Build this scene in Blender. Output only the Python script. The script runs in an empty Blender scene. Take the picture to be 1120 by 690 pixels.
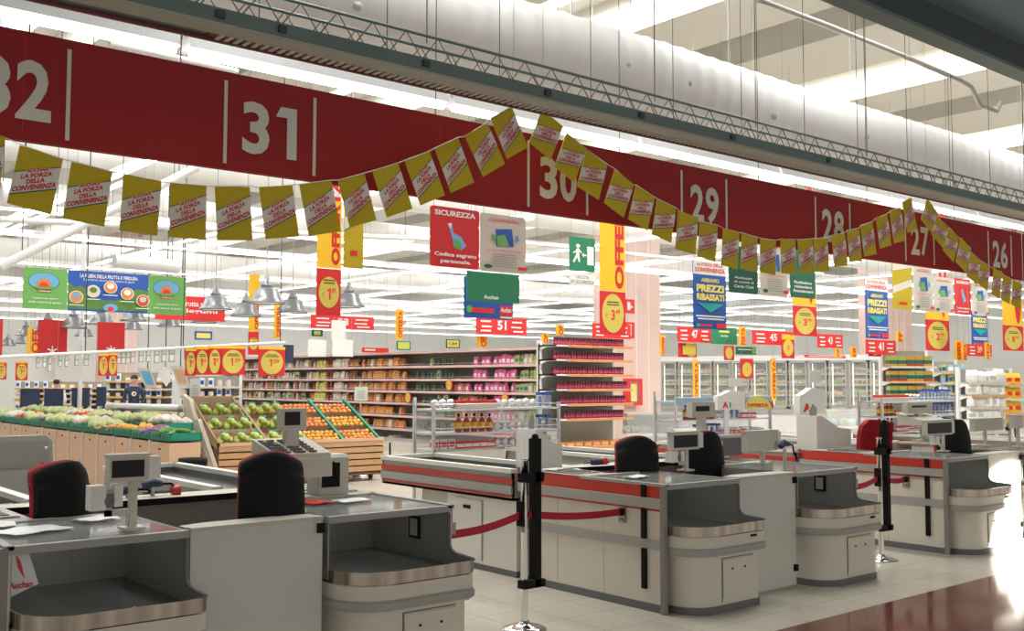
import bpy, math, random
from math import sin, cos, pi, radians as R
from mathutils import Vector, Matrix
random.seed(7)
sc = bpy.context.scene
COL = sc.collection

# ------------------------------------------------------------------ camera
F, CAMZ = 1130.0, 1.6
YAW, PIT, ROL = R(39.8), R(3.6), R(-0.1)
cd = bpy.data.cameras.new('camera'); cam = bpy.data.objects.new('camera', cd); COL.objects.link(cam)
cd.sensor_fit = 'HORIZONTAL'; cd.sensor_width = 36; cd.lens = 36 * F / 1120; cd.clip_end = 300
cam.location = (0, 0, CAMZ)
cam.rotation_euler = (Matrix.Rotation(-YAW, 3, 'Z') @ Matrix.Rotation(pi / 2 + PIT, 3, 'X') @ Matrix.Rotation(-ROL, 3, 'Z')).to_euler()
sc.camera = cam
MC = (Matrix.Rotation(-YAW, 3, 'Z') @ Matrix.Rotation(pi / 2 + PIT, 3, 'X') @ Matrix.Rotation(-ROL, 3, 'Z'))

def ray(u, v):
    return MC @ Vector(((u - 560) / F, (345 - v) / F, -1))
def ony(u, v, y):
    d = ray(u, v); k = y / d.y; return Vector((d.x * k, y, CAMZ + d.z * k))
def onx(u, v, x):
    d = ray(u, v); k = x / d.x; return Vector((x, d.y * k, CAMZ + d.z * k))
def atw(u, v, w):
    return Vector((0, 0, CAMZ)) + ray(u, v) * w

# ------------------------------------------------------------------ light, exposure
sc.view_settings.view_transform = 'Standard'; sc.view_settings.look = 'None'
sc.view_settings.gamma = 1; sc.view_settings.use_curve_mapping = False
sc.view_settings.exposure = -0.42
W = bpy.data.worlds.new('world'); sc.world = W; W.use_nodes = True
bg = W.node_tree.nodes['Background']; bg.inputs[0].default_value = (1.0, 0.96, 0.88, 1); bg.inputs[1].default_value = 1.30
TUBE_STRENGTH, SKYLIGHT_STRENGTH, RAIL_STRENGTH = 16.0, 6.0, 6.0
def area(name, loc, sx, sy, power, col=(1, .98, .94), rot=(0, 0, 0)):
    l = bpy.data.lights.new(name, 'AREA'); l.shape = 'RECTANGLE'; l.size = sx; l.size_y = sy; l.energy = power; l.color = col
    o = bpy.data.objects.new(name, l); o.location = loc; o.rotation_euler = rot; COL.objects.link(o); return o
# daylight that falls from the roof lights above the sales floor
for i, x in enumerate((4.6, 11.2, 17.6, 24.3, 31.0)):
    area('roof_daylight', (x, 30, 7.85), 0.9, 28, 620)
    area('roof_daylight', (x, 10, 7.85), 0.9, 10, 700)
# sun through the mall door on the right, striking the third checkout
sp = bpy.data.lights.new('door_sun', 'SPOT'); sp.energy = 90000; sp.spot_size = R(7.5); sp.spot_blend = 0.35; sp.shadow_soft_size = 0.02; sp.color = (1, .97, .92)
so = bpy.data.objects.new('door_sun', sp); COL.objects.link(so); so.location = (17.0, -5.0, 3.4)
so.rotation_euler = (Vector((10.75, 4.45, 0.15)) - Vector(so.location)).to_track_quat('-Z', 'Y').to_euler()

# ------------------------------------------------------------------ materials
def mat(name, col, rough=0.5, metal=0.0, noise=0.0, nscale=8.0, spec=0.5, emit=0, alpha=1, trans=0, ecol=None, bump=0, streak=False):
    m = bpy.data.materials.new(name); m.use_nodes = True; nt = m.node_tree; b = nt.nodes['Principled BSDF']
    b.inputs['Base Color'].default_value = (*col, 1); b.inputs['Roughness'].default_value = rough; b.inputs['Metallic'].default_value = metal
    b.inputs['Specular IOR Level'].default_value = spec
    if emit:
        b.inputs['Emission Color'].default_value = (*(ecol or col), 1); b.inputs['Emission Strength'].default_value = emit
    if trans: b.inputs['Transmission Weight'].default_value = trans
    if alpha < 1: b.inputs['Alpha'].default_value = alpha
    if noise:
        tc = nt.nodes.new('ShaderNodeTexCoord'); n = nt.nodes.new('ShaderNodeTexNoise'); n.inputs['Scale'].default_value = nscale; n.inputs['Detail'].default_value = 4
        r = nt.nodes.new('ShaderNodeMixRGB'); r.blend_type = 'MULTIPLY'; r.inputs[0].default_value = 1
        cr = nt.nodes.new('ShaderNodeMapRange'); cr.inputs[3].default_value = 1 - noise; cr.inputs[4].default_value = 1 + noise * .3
        if streak:
            mp = nt.nodes.new('ShaderNodeMapping'); mp.inputs['Scale'].default_value = (3, 3, .02); nt.links.new(tc.outputs['Object'], mp.inputs[0]); nt.links.new(mp.outputs[0], n.inputs['Vector'])
        else: nt.links.new(tc.outputs['Object'], n.inputs['Vector'])
        nt.links.new(n.outputs['Fac'], cr.inputs[0])
        r.inputs[1].default_value = (*col, 1); nt.links.new(cr.outputs[0], r.inputs[2]); nt.links.new(r.outputs[0], b.inputs['Base Color'])
        if bump:
            bm_ = nt.nodes.new('ShaderNodeBump'); bm_.inputs['Strength'].default_value = bump; nt.links.new(n.outputs['Fac'], bm_.inputs['Height']); nt.links.new(bm_.outputs[0], b.inputs['Normal'])
    return m
M = {}
def mk(n, *a, **k): M[n] = mat(n, *a, **k)
mk('cream', (.66, .62, .53), .45, noise=.06, nscale=3)
mk('gatewhite', (.60, .60, .54), .4, noise=.06, nscale=2)
mk('greyplastic', (.36, .36, .33), .5, noise=.08)
mk('greymetal', (.30, .30, .27), .38, .35, noise=.10, nscale=5)
mk('steel', (.56, .50, .41), .25, .9, noise=.85, nscale=5, streak=True)
mk('chrome', (.75, .75, .74), .12, 1)
mk('skirt', (.13, .13, .13), .5)
mk('trayfloor', (.07, .075, .075), .25, noise=.2, nscale=30)
mk('redband', (.52, .035, .02), .4)
mk('banner', (.31, .008, .010), .8, noise=.12, nscale=2)
mk('numgrey', (.62, .60, .52), .7)
mk('black', (.006, .006, .007), .7, noise=.3, nscale=60, spec=.2)
mk('blackshiny', (.01, .01, .012), .2)
mk('redfabric', (.40, .008, .02), .85, noise=.2, nscale=80)
mk('tape', (.42, .006, .03), .7)
mk('boardpale', (.66, .60, .50), .6)
mk('posbeige', (.55, .53, .45), .5, noise=.05)
mk('poswhite', (.74, .73, .68), .45)
mk('screen', (.012, .014, .014), .45, spec=.2)
mk('keys', (.14, .14, .15), .5)
mk('glass', (.8, .85, .83), .04, alpha=.22, spec=.8)
mk('acryl', (.85, .9, .92), .06, alpha=.25, spec=.8)
mk('freezerglass', (.85, .9, .9), .04, alpha=.15, spec=.8)
mk('yellow', (.56, .42, .012), .8, noise=.06)
mk('ofyellow', (.85, .50, .02), .7)
mk('flagwhite', (.72, .69, .61), .8)
mk('flagred', (.58, .02, .03), .8)
mk('flaggreen', (.04, .11, .07), .8)
mk('signred', (.62, .02, .02), .5)
mk('brightred', (.75, .03, .03), .5)
mk('signwhite', (.85, .84, .80), .5)
mk('signbeige', (.62, .58, .50), .5)
mk('signgreen', (.02, .22, .10), .5)
mk('darkgreen', (.01, .12, .07), .5)
mk('limegreen', (.16, .42, .10), .5, noise=.05)
mk('signblue', (.02, .10, .42), .5)
mk('skyblue', (.15, .42, .70), .5)
mk('teal', (.02, .36, .33), .5)
mk('paleyellow', (.86, .74, .16), .5)
mk('priceyellow', (.62, .50, .09), .6)
mk('pricedark', (.10, .08, .03), .6)
mk('orange', (.72, .24, .04), .5)
mk('txtblack', (.02, .02, .02), .6)
mk('notice', (.50, .56, .52), .5)
mk('postgrey', (.24, .22, .20), .45)
mk('wire', (.32, .32, .33), .5)
mk('olive', (.34, .36, .10), .5)
mk('ochre', (.50, .28, .06), .5)
mk('lampalu', (.20, .205, .22), .32, .35)
mk('frame', (.42, .43, .42), .5)
mk('wall', (.86, .85, .82), .8, noise=.04)
mk('pinkpillar', (.74, .55, .50), .8, noise=.04)
mk('ductwhite', (.88, .88, .86), .65, noise=.06, nscale=3, bump=.2)
mk('ductrib', (.55, .55, .54), .7)
mk('beamface', (.40, .39, .32), .5, noise=.1, nscale=2)
mk('beamtop', (.16, .22, .21), .45, .3, noise=.2, nscale=4)
mk('maroon', (.16, .03, .03), .6)
mk('soffit', (.22, .36, .40), .6, noise=.05)
mk('soffitdark', (.045, .06, .065), .5)
mk('whitemetal', (.82, .82, .82), .4)
mk('ceil', (.70, .68, .63), .85, noise=.05, nscale=.5)
mk('rib', (.62, .60, .54), .85, noise=.05, nscale=.5)
mk('shelfmetal', (.66, .60, .52), .5)
mk('shelfback', (.30, .29, .25), .7)
mk('shelfedge', (.72, .50, .46), .5)
mk('tagorange', (.66, .42, .22), .6)
mk('wood', (.56, .33, .16), .6, noise=.25, nscale=6)
mk('woodpale', (.68, .44, .28), .6, noise=.12, nscale=4)
mk('darkwood', (.16, .09, .05), .6)
mk('crategreen', (.01, .24, .16), .5)
mk('cardboard', (.42, .28, .17), .8, noise=.1)
mk('alu', (.70, .71, .72), .28, .9)
mk('navy', (.02, .035, .08), .6)
mk('skin', (.55, .32, .22), .6)
mk('hair', (.03, .02, .015), .7)
mk('bagwhite', (.78, .78, .76), .35, alpha=1)
mk('lightblue', (.30, .50, .62), .4)
mk('apple', (.50, .60, .14), .4, noise=.2, nscale=30)
mk('peach', (.85, .30, .07), .5, noise=.35, nscale=14)
mk('orangefruit', (.85, .42, .05), .5, noise=.15, nscale=14)
mk('redfruit', (.60, .08, .03), .4, noise=.2)
mk('leaf', (.12, .27, .05), .6, noise=.4, nscale=20)
mk('paleleaf', (.50, .55, .25), .6, noise=.3, nscale=20)
mk('purple', (.20, .05, .16), .5)
mk('canred', (.36, .012, .05), .35)
mk('canpink', (.62, .10, .22), .4)
mk('candark', (.10, .02, .03), .4)
mk('pink', (.80, .12, .36), .4)
mk('brown', (.30, .12, .05), .5)
mk('clear', (.68, .60, .50), .3)
mk('jarred', (.38, .05, .03), .3)
mk('darkjar', (.05, .10, .06), .3)
mk('limebag', (.50, .62, .12), .5)
mk('tube', (1, 1, 1), .5, emit=TUBE_STRENGTH)
mk('rail', (1, 1, 1), .5, emit=RAIL_STRENGTH)
mk('skylight', (1, 1, 1), .5, emit=SKYLIGHT_STRENGTH, ecol=(.93, .97, 1))
mk('fridgelight', (1, 1, .8), .5, emit=1.6, ecol=(1, 1, .75))

def floor_mat(name, c1, c2, mortar, size, rough, msize, off=0.0, noise=.1):
    m = bpy.data.materials.new(name); m.use_nodes = True; nt = m.node_tree; b = nt.nodes['Principled BSDF']
    tc = nt.nodes.new('ShaderNodeTexCoord'); br = nt.nodes.new('ShaderNodeTexBrick')
    br.offset = off; br.inputs['Color1'].default_value = (*c1, 1); br.inputs['Color2'].default_value = (*c2, 1); br.inputs['Mortar'].default_value = (*mortar, 1)
    br.inputs['Scale'].default_value = 1; br.inputs['Brick Width'].default_value = size; br.inputs['Row Height'].default_value = size
    br.inputs['Mortar Size'].default_value = msize; br.inputs['Mortar Smooth'].default_value = .3
    n = nt.nodes.new('ShaderNodeTexNoise'); n.inputs['Scale'].default_value = 3.0; n.inputs['Detail'].default_value = 6
    mr = nt.nodes.new('ShaderNodeMapRange'); mr.inputs[3].default_value = 1 - noise; mr.inputs[4].default_value = 1 + noise * .4
    mx = nt.nodes.new('ShaderNodeMixRGB'); mx.blend_type = 'MULTIPLY'; mx.inputs[0].default_value = 1
    nt.links.new(tc.outputs['Object'], br.inputs['Vector']); nt.links.new(tc.outputs['Object'], n.inputs['Vector'])
    nt.links.new(n.outputs['Fac'], mr.inputs[0]); nt.links.new(br.outputs['Color'], mx.inputs[1]); nt.links.new(mr.outputs[0], mx.inputs[2])
    nt.links.new(mx.outputs[0], b.inputs['Base Color']); b.inputs['Roughness'].default_value = rough
    M[name] = m
floor_mat('tilefloor', (.56, .52, .44), (.53, .49, .41), (.34, .31, .26), .40, .22, .004)
floor_mat('redfloor', (.20, .075, .055), (.17, .06, .045), (.10, .04, .03), .60, .10, .003, noise=.25)

# ------------------------------------------------------------------ mesh builder
_fonts = {}
def text_geo(s, bold):
    k = (s, bold)
    if k in _fonts: return _fonts[k]
    c = bpy.data.curves.new('lettering', 'FONT'); c.body = s; c.size = 1; c.offset = bold; c.resolution_u = 3; c.space_line = .85; c.align_x = 'CENTER'
    o = bpy.data.objects.new('lettering', c); COL.objects.link(o); bpy.context.view_layer.update()
    me = bpy.data.meshes.new_from_object(o.evaluated_get(bpy.context.evaluated_depsgraph_get()))
    vs = [tuple(v.co[:2]) for v in me.vertices]; fs = [tuple(p.vertices) for p in me.polygons]
    bpy.data.objects.remove(o); bpy.data.curves.remove(c); bpy.data.meshes.remove(me)
    x0 = min(v[0] for v in vs); x1 = max(v[0] for v in vs); y0 = min(v[1] for v in vs); y1 = max(v[1] for v in vs)
    vs = [((x - x0) / (x1 - x0) - .5, (y - y0) / (y1 - y0) - .5) for x, y in vs]
    _fonts[k] = (vs, fs, (x1 - x0) / (y1 - y0)); return _fonts[k]

class MB:
    def __init__(s, mirror=None):
        s.v = []; s.f = []; s.mi = []; s.sm = []; s.mats = []; s.mir = mirror; s.T = None
    def m(s, name):
        if name not in s.mats: s.mats.append(name)
        return s.mats.index(name)
    def add(s, vs, fs, mt, smooth=False):
        o = len(s.v); mi = s.m(mt)
        for p in vs:
            p = Vector(p)
            if s.T: p = s.T @ p
            if s.mir is not None: p = Vector((s.mir - p.x, p.y, p.z))
            s.v.append(tuple(p))
        for f in fs:
            f = [o + i for i in f]
            if s.mir is not None: f.reverse()
            s.f.append(f); s.mi.append(mi); s.sm.append(smooth)
        return s
    def box(s, x0, y0, z0, x1, y1, z1, mt):
        vs = [(x0, y0, z0), (x1, y0, z0), (x1, y1, z0), (x0, y1, z0), (x0, y0, z1), (x1, y0, z1), (x1, y1, z1), (x0, y1, z1)]
        return s.add(vs, [(0, 3, 2, 1), (4, 5, 6, 7), (0, 1, 5, 4), (1, 2, 6, 5), (2, 3, 7, 6), (3, 0, 4, 7)], mt)
    def prism(s, pts, a, b, ax, mt, smooth=False):
        # pts counter-clockwise seen from +axis; axis 'z': (x,y); 'x': (y,z); 'y': (z,x)
        def P(p, t): return {'z': (p[0], p[1], t), 'x': (t, p[0], p[1]), 'y': (p[1], t, p[0])}[ax]
        n = len(pts)
        s.add([P(p, a) for p in pts] + [P(p, b) for p in pts], [tuple(range(n - 1, -1, -1)), tuple(range(n, 2 * n))], mt)
        o = [P(p, a) for p in pts] + [P(p, b) for p in pts]
        return s.add(o, [(i, (i + 1) % n, n + (i + 1) % n, n + i) for i in range(n)], mt, smooth)
    def wallstrip(s, pts, z0, z1, th, mt, smooth=True):
        # vertical ribbon following an open plan polyline, thickness to its left
        n = len(pts); off = []
        for i in range(n):
            a = Vector(pts[max(i - 1, 0)]); b = Vector(pts[min(i + 1, n - 1)]); d = (b - a).normalized(); off.append((pts[i][0] - d.y * th, pts[i][1] + d.x * th))
        vs = [(*p, z0) for p in pts] + [(*p, z1) for p in pts] + [(*p, z0) for p in off] + [(*p, z1) for p in off]
        fs = []
        for i in range(n - 1):
            fs += [(i, i + 1, n + i + 1, n + i), (2 * n + i + 1, 2 * n + i, 3 * n + i, 3 * n + i + 1)]
        s.add(vs, fs, mt, smooth)
        fs = []
        for i in range(n - 1): fs += [(n + i, n + i + 1, 3 * n + i + 1, 3 * n + i), (i + 1, i, 2 * n + i, 2 * n + i + 1)]
        fs += [(0, n, 3 * n, 2 * n), (n - 1, 3 * n - 1, 4 * n - 1, 2 * n - 1)]
        return s.add(vs, fs, mt)
    def tube(s, path, r, mt, n=8, smooth=True):
        path = [Vector(p) for p in path]; vs = []; fs = []; k = len(path); rs = r if isinstance(r, (list, tuple)) else [r] * k
        up = None
        for i, p in enumerate(path):
            d = (path[min(i + 1, k - 1)] - path[max(i - 1, 0)]).normalized()
            if up is None: up = Vector((0, 0, 1)) if abs(d.z) < .9 else Vector((0, 1, 0))
            a = d.cross(up).normalized(); b = a.cross(d).normalized(); up = b
            for j in range(n):
                t = 2 * pi * j / n; vs.append(p + (a * cos(t) + b * sin(t)) * rs[i])
        for i in range(k - 1):
            for j in range(n): fs.append((i * n + j, i * n + (j + 1) % n, (i + 1) * n + (j + 1) % n, (i + 1) * n + j))
        s.add(vs, fs, mt, smooth)
        return s.add(vs, [tuple(range(n - 1, -1, -1)), tuple(range((k - 1) * n, k * n))], mt)
    def lathe(s, prof, c, mt, n=16, smooth=True, caps=True):
        vs = []; fs = []; k = len(prof)
        for r, z in prof:
            for j in range(n): vs.append((c[0] + r * cos(2 * pi * j / n), c[1] + r * sin(2 * pi * j / n), c[2] + z))
        for i in range(k - 1):
            for j in range(n): fs.append((i * n + j, i * n + (j + 1) % n, (i + 1) * n + (j + 1) % n, (i + 1) * n + j))
        s.add(vs, fs, mt, smooth)
        if caps: s.add(vs, [tuple(range(n - 1, -1, -1)), tuple(range((k - 1) * n, k * n))], mt)
        return s
    def ball(s, c, r, mt, n=8, k=5):
        if not isinstance(r, (list, tuple)): r = (r, r, r)
        vs = [(c[0], c[1], c[2] - r[2])]; fs = []
        for i in range(1, k):
            a = -pi / 2 + pi * i / k
            for j in range(n): vs.append((c[0] + r[0] * cos(a) * cos(2 * pi * j / n), c[1] + r[1] * cos(a) * sin(2 * pi * j / n), c[2] + r[2] * sin(a)))
        vs.append((c[0], c[1], c[2] + r[2])); L = len(vs) - 1
        for j in range(n):
            fs.append((0, 1 + (j + 1) % n, 1 + j)); fs.append((L, L - n + j, L - n + (j + 1) % n))
            for i in range(k - 2): o = 1 + i * n; fs.append((o + j, o + (j + 1) % n, o + n + (j + 1) % n, o + n + j))
        return s.add(vs, fs, mt, True)
    def face(s, pts, y, mt):          # flat polygon facing -y, pts (x,z) clockwise-free
        n = len(pts); return s.add([(p[0], y, p[1]) for p in pts], [tuple(range(n))], mt)
    def text(s, st, cx, cz, w, h, y, mt, bold=.03, shear=0, rot=0):
        if st == '1': return s.face([(cx, cz - h / 2), (cx + h * .16, cz - h / 2), (cx + h * .16, cz + h / 2), (cx - h * .02, cz + h / 2), (cx - h * .2, cz + h * .3), (cx - h * .12, cz + h * .2), (cx, cz + h * .3)], y, mt)
        vs, fs, asp = text_geo(st, bold)
        if w is None: w = h * asp
        if rot:
            c, q = cos(rot), sin(rot)
            pts = [(cx + x * w * c - z * h * q, y, cz + x * w * q + z * h * c) for x, z in vs]
        else: pts = [(cx + (x * w) + shear * z * h, y, cz + z * h + 0) for x, z in vs]
        return s.add(pts, fs, mt)
    def mesh(s, name):
        me = bpy.data.meshes.new(name); me.from_pydata(s.v, [], s.f)
        for n in s.mats: me.materials.append(M[n])
        me.polygons.foreach_set('material_index', s.mi); me.polygons.foreach_set('use_smooth', s.sm); me.update(); return me
    def obj(s, name, parent=None, loc=(0, 0, 0), rz=0):
        o = bpy.data.objects.new(name, s.mesh(name)); COL.objects.link(o); o.location = loc; o.rotation_euler = (0, 0, rz)
        if parent: o.parent = parent
        return o
def tag(o, label, cat, group=None):
    o['label'] = label; o['category'] = cat
    if group: o['group'] = group
    return o
def thing(name, label, cat, loc=(0, 0, 0), rz=0, group=None):
    o = bpy.data.objects.new(name, None); COL.objects.link(o); o.location = loc; o.rotation_euler = (0, 0, rz); o.empty_display_size = .1
    return tag(o, label, cat, group)
def struct(o): o['kind'] = 'structure'; return o
def dup(root, loc, label=None, group=None, rz=None, cat=None):
    r = root.copy(); COL.objects.link(r); r.location = loc
    if rz is not None: r.rotation_euler = (0, 0, rz)
    if label: r['label'] = label
    if group: r['group'] = group
    for ch in list(root.children):
        c = ch.copy(); COL.objects.link(c); c.parent = r
        for g in ch.children: d = g.copy(); COL.objects.link(d); d.parent = c
    return r
def arc(cx, cy, r, a0, a1, n=6): return [(cx + r * cos(R(a0 + (a1 - a0) * i / n)), cy + r * sin(R(a0 + (a1 - a0) * i / n))) for i in range(n + 1)]

# ------------------------------------------------------------------ the building
struct(MB().box(-12, 4.1, -.1, 48, 52, 0, 'tilefloor').obj('floor'))
struct(MB().box(-12, -3, -.1, 48, 4.1, 0, 'redfloor').obj('floor_mall'))
struct(MB().box(-12, 51.8, 0, 48, 52, 9, 'wall').obj('wall_far'))
struct(MB().box(47.8, 4, 0, 48, 51.8, 9, 'wall').obj('wall_right'))
struct(MB().box(-12, 4, 0, -11.8, 51.8, 9, 'wall').obj('wall_left'))
SKX = (-2.0, 4.6, 11.2, 17.6, 24.3, 31.0, 37.6, 44.2)
c = MB(); xs = [-12] + [q for x in SKX for q in (x - .55, x + .55)] + [48]
for i in range(0, len(xs), 2): c.box(xs[i], 3.2, 8.0, xs[i + 1], 52, 8.3, 'ceil')
struct(c.obj('ceiling'))
for i, x in enumerate(SKX):
    c = MB(); c.box(x - .55, 3.2, 8.25, x + .55, 50, 8.3, 'skylight'); c.box(x - .55, 50, 8.0, x + .55, 52, 8.3, 'ceil'); struct(c.obj('window_%d' % (i + 1)))
c = MB()
for x in SKX:
    for dx, hw in ((1.7, .75), (4.6, .95)): c.box(x + dx - hw, 3.2, 7.3, x + dx + hw, 51.8, 8.0, 'rib')
struct(c.obj('trim_1'))
# mall soffit in front
struct(MB().box(-12, -3, 3.75, 48, 2.9, 4.2, 'soffit').obj('ceiling_mall'))
c = MB(); c.box(-12, 2.9, 3.57, 48, 3.0, 8.3, 'soffitdark'); c.box(-12, 2.88, 3.565, 48, 3.0, 3.585, 'beamtop'); struct(c.obj('beam'))

# pink pillars
def pillar(x, y, w, n, d=1.2):
    c = MB(); c.box(x, y, 0, x + w, y + d, 8, 'pinkpillar')
    for k in (1, 2): c.box(x + w * k / 3 - .012, y - .006, 0, x + w * k / 3 + .012, y, 8, 'wall')
    struct(c.obj('pillar_%d' % n))
pillar(20.7, 20, 1.5, 1); pillar(33.6, 19.5, 1.6, 2); pillar(13.6, 41, 1.2, 3); pillar(6.6, 41, 1.2, 4)

# ------------------------------------------------------------------ lane number banner
BY = 6.0
t = thing('lane_banner', 'long red banner with white lane numbers hanging over the checkouts', 'banner', (7, BY, 2.905))
c = MB(); c.box(-9, 0, 0, 9, .05, .61, 'banner')
for u in (24, 481, 953): x = ony(u, 150, BY).x - 7; c.box(x - .002, -.001, .03, x + .002, 0, .58, 'flagred')
c.obj('cloth', t)
for n, xa, xb in (('32', 1.17, 1.745), ('31', 2.68, 3.30), ('30', 5.16, 5.79), ('29', 6.95, 7.573), ('28', 8.99, 9.61), ('27', 10.72, 11.345), ('26', 12.68, 13.296), ('25', 14.45, 15.07)):
    xa -= 7; xb -= 7
    c = MB(); c.box(xa - .011, -.004, .035, xa + .011, 0, .555, 'numgrey'); c.box(xb - .011, -.004, .035, xb + .011, 0, .555, 'numgrey'); c.obj('divider_bars', t)
    xm = (xa + xb) / 2
    for q, ch in enumerate(n):
        c = MB(); x_ = xm + (-.105, .105)[q]
        if ch == '1': c.face([(x_ + .005, .1175), (x_ + .075, .1175), (x_ + .075, .4525), (x_ - .04, .4525), (x_ - .075, .385), (x_ + .005, .385)], -.004, 'numgrey')
        else: c.text(ch, x_, .285, .185, .335, -.004, 'numgrey', bold=.03)
        c.obj('lane_digit', t)
c = MB()
for k in range(10):
    x = -8.4 + 1.9 * k; c.tube([(x, .03, .61), (x, .03, 5.09)], .004, 'soffitdark', 4)
c.obj('suspension_wire', t)
# light fittings behind the banner
for i in range(9):
    x0 = -1.6 + i * 2.05
    t = thing('batten_light', 'white fluorescent batten glowing along the top of the red lane banner', 'light', (x0, BY + .22, 3.61), 0, 'fluorescent battens above the lane banner')
    MB().prism([(-.09, .06), (.09, .06), (.05, .14), (-.05, .14)], 0, 2.0, 'x', 'whitemetal').obj('housing', t)
    c = MB(); c.T = Matrix.Translation((0, 0, 0)); c.tube([(0.02, -.03, .035), (1.98, -.03, .035)], .022, 'tube', 8); c.obj('light_tube', t)
    c = MB()
    for x in (.5, 1.5): c.tube([(x, 0, .14), (x, 0, 4.39)], .004, 'soffitdark', 4)
    c.obj('suspension_wire', t)

# shutter beam with lattice truss
t = thing('shutter_beam', 'grey roller shutter beam with open lattice truss above the checkouts', 'beam', (0, 4.3, 3.19))
c = MB(); c.prism([(-.004, .0), (.22, .0), (.22, .065), (-.004, .065)], -6, 30, 'x', 'beamtop')
for u, v in ((100, 0), (240, 12), (308, 25), (465, 62), (598, 94), (700, 120), (800, 148), (905, 172)):
    x = ony(u, v, 4.3).x; c.box(x - .02, -.02, .015, x + .02, -.004, .05, 'soffitdark')
c.obj('top_channel', t)
c = MB(); c.box(-6, .0, -.012, 30, .125, .0, 'beamface'); c.obj('beam_face', t)
c = MB(); c.box(-6, .205, -.018, 30, .225, .01, 'maroon'); c.obj('bottom_rail', t)
c = MB(); x = 1.95; c.box(1.9, .125, -.006, 30, .205, -.002, 'maroon')
while x < 14: c.box(x, .128, -.012, x + .02, .203, -.006, 'numgrey'); x += .045
c.obj('grille', t)
for yy in (.03, .19):
    c = MB(); c.tube([(-6, yy, .195), (30, yy, .195)], .008, 'beamtop', 6); c.obj('top_chord', t)
c = MB(); x = -6
while x < 26:
    for y in (.03, .19): c.tube([(x, y, .065), (x + .10, y, .195), (x + .2, y, .065)], .0042, 'beamtop', 4, False)
    x += .20
c.obj('lattice_truss', t)
for u in (250, 480, 730, 840, 960): c = MB(); x = ony(u, 60, 4.3).x; c.tube([(x, .11, .19), (x, .11, 4.81)], .005, 'wire', 4); c.obj('suspension_wire', t)

# air duct: a long fabric tube with pleats
t = thing('air_duct', 'huge white pleated fabric air duct running above the lattice truss', 'duct', (0, 8.0, 5.0))
c = MB(); path = []; rs = []; x = -8.0
while x < 34:
    path.append((x, 0, 0)); rs.append(.50 - .014 * abs(sin(x * pi / .30 + .6 * sin(x * 1.3))) + .012 * sin(x * .9)); x += .05
c.tube(path, rs, 'ductwhite', 28); c.obj('fabric_tube', t)
c = MB()
for u, v in ((684, 72), (752, 92), (390, 8), (845, 128), (946, 150)):
    p = ony(u, v, 7.55); c = MB(); c.lathe([(.03, -.03), (.045, 0), (.03, .03)], (p.x, -.47, p.z - 5.0), 'ductrib', 8); c.obj('nozzle', t)
c = MB()
for k in range(14): c.tube([(-6 + 2.7 * k, 0, .48), (-6 + 2.7 * k, 0, 2.30)], .006, 'wire', 4)
c.obj('suspension_wire', t)
# sprinkler pipe near the roof on the right
p = [ony(u, v, 7.0) for u, v in ((830, 0), (905, 28), (1000, 66), (1050, 88), (1062, 95), (1072, 115), (1090, 122), (1095, 112))]
c = MB(); c.tube(p, .035, 'ceil', 8); tag(c.obj('ceiling_pipe'), 'thin beige pipe with a hooked end crossing under the roof', 'pipe')

# long light rails that run into the store, and white cross ducts
i = 0
for x in (-6, -2.2, 1.6, 5.4, 9.2, 13.0, 16.8, 20.6, 24.4, 28.2, 32.0, 35.8, 39.6):
    y0 = 12.0 + (i % 3) * 1.5; i += 1
    t = thing('light_rail', 'long white light rail running away into the store', 'light', (x, y0, 4.75), 0, 'light rails running into the store')
    MB().prism([(-.10, .0), (.10, .0), (.05, .10), (-.05, .10)], 0, 34, 'x', 'whitemetal').obj('housing', t, rz=pi / 2)
    MB().box(-.045, 0, -.03, .045, 34, 0, 'rail').obj('light_tube', t)
    c = MB()
    for y in (0.5, 9, 18): c.tube([(0, y, .1), (0, y, 3.25)], .004, 'wire', 4)
    c.obj('suspension_wire', t)
for k, (y, z) in enumerate(((16.5, 4.15), (20.5, 4.3), (25, 4.25), (28, 4.1), (33, 4.3), (36, 4.15), (41.5, 4.2), (47, 4.2))):  # cross rails whose glow is added to whiten the background under the roof
    t = thing('cross_rail', 'white rail with added glow crossing the store below the roof', 'light', (0, y, z), 0, 'cross rails with added glow under the roof')
    MB().prism([(-.09, .0), (.09, .0), (.05, .09), (-.05, .09)], -10.5, 46.5, 'x', 'whitemetal').obj('housing', t)
    MB().box(-10.4, -.04, -.03, 46.4, .04, 0, 'rail').obj('light_tube', t)  # glowing strip added for brightness, not a known lamp
    for x in range(-9, 46, 9): c = MB(); c.tube([(x, 0, .09), (x, 0, 7.3 - z)], .004, 'wire', 4); c.obj('suspension_wire', t)
for y, z in ((17.0, 5.3), (24.0, 5.6), (31.0, 5.2), (38, 5.8), (45, 5.4)):
    t = thing('cross_duct', 'white round ventilation duct crossing below the roof', 'duct', (0, y, z), 0, 'white cross ducts under the roof')
    MB().tube([(-11.5, 0, 0), (47, 0, 0)], .34, 'ductwhite', 14).obj('duct_tube', t)
    c = MB()
    for x in range(-10, 46, 4): c.tube([(x, 0, .30), (x, 0, 7.3 - z)], .004, 'wire', 4)
    c.obj('suspension_wire', t)
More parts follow.
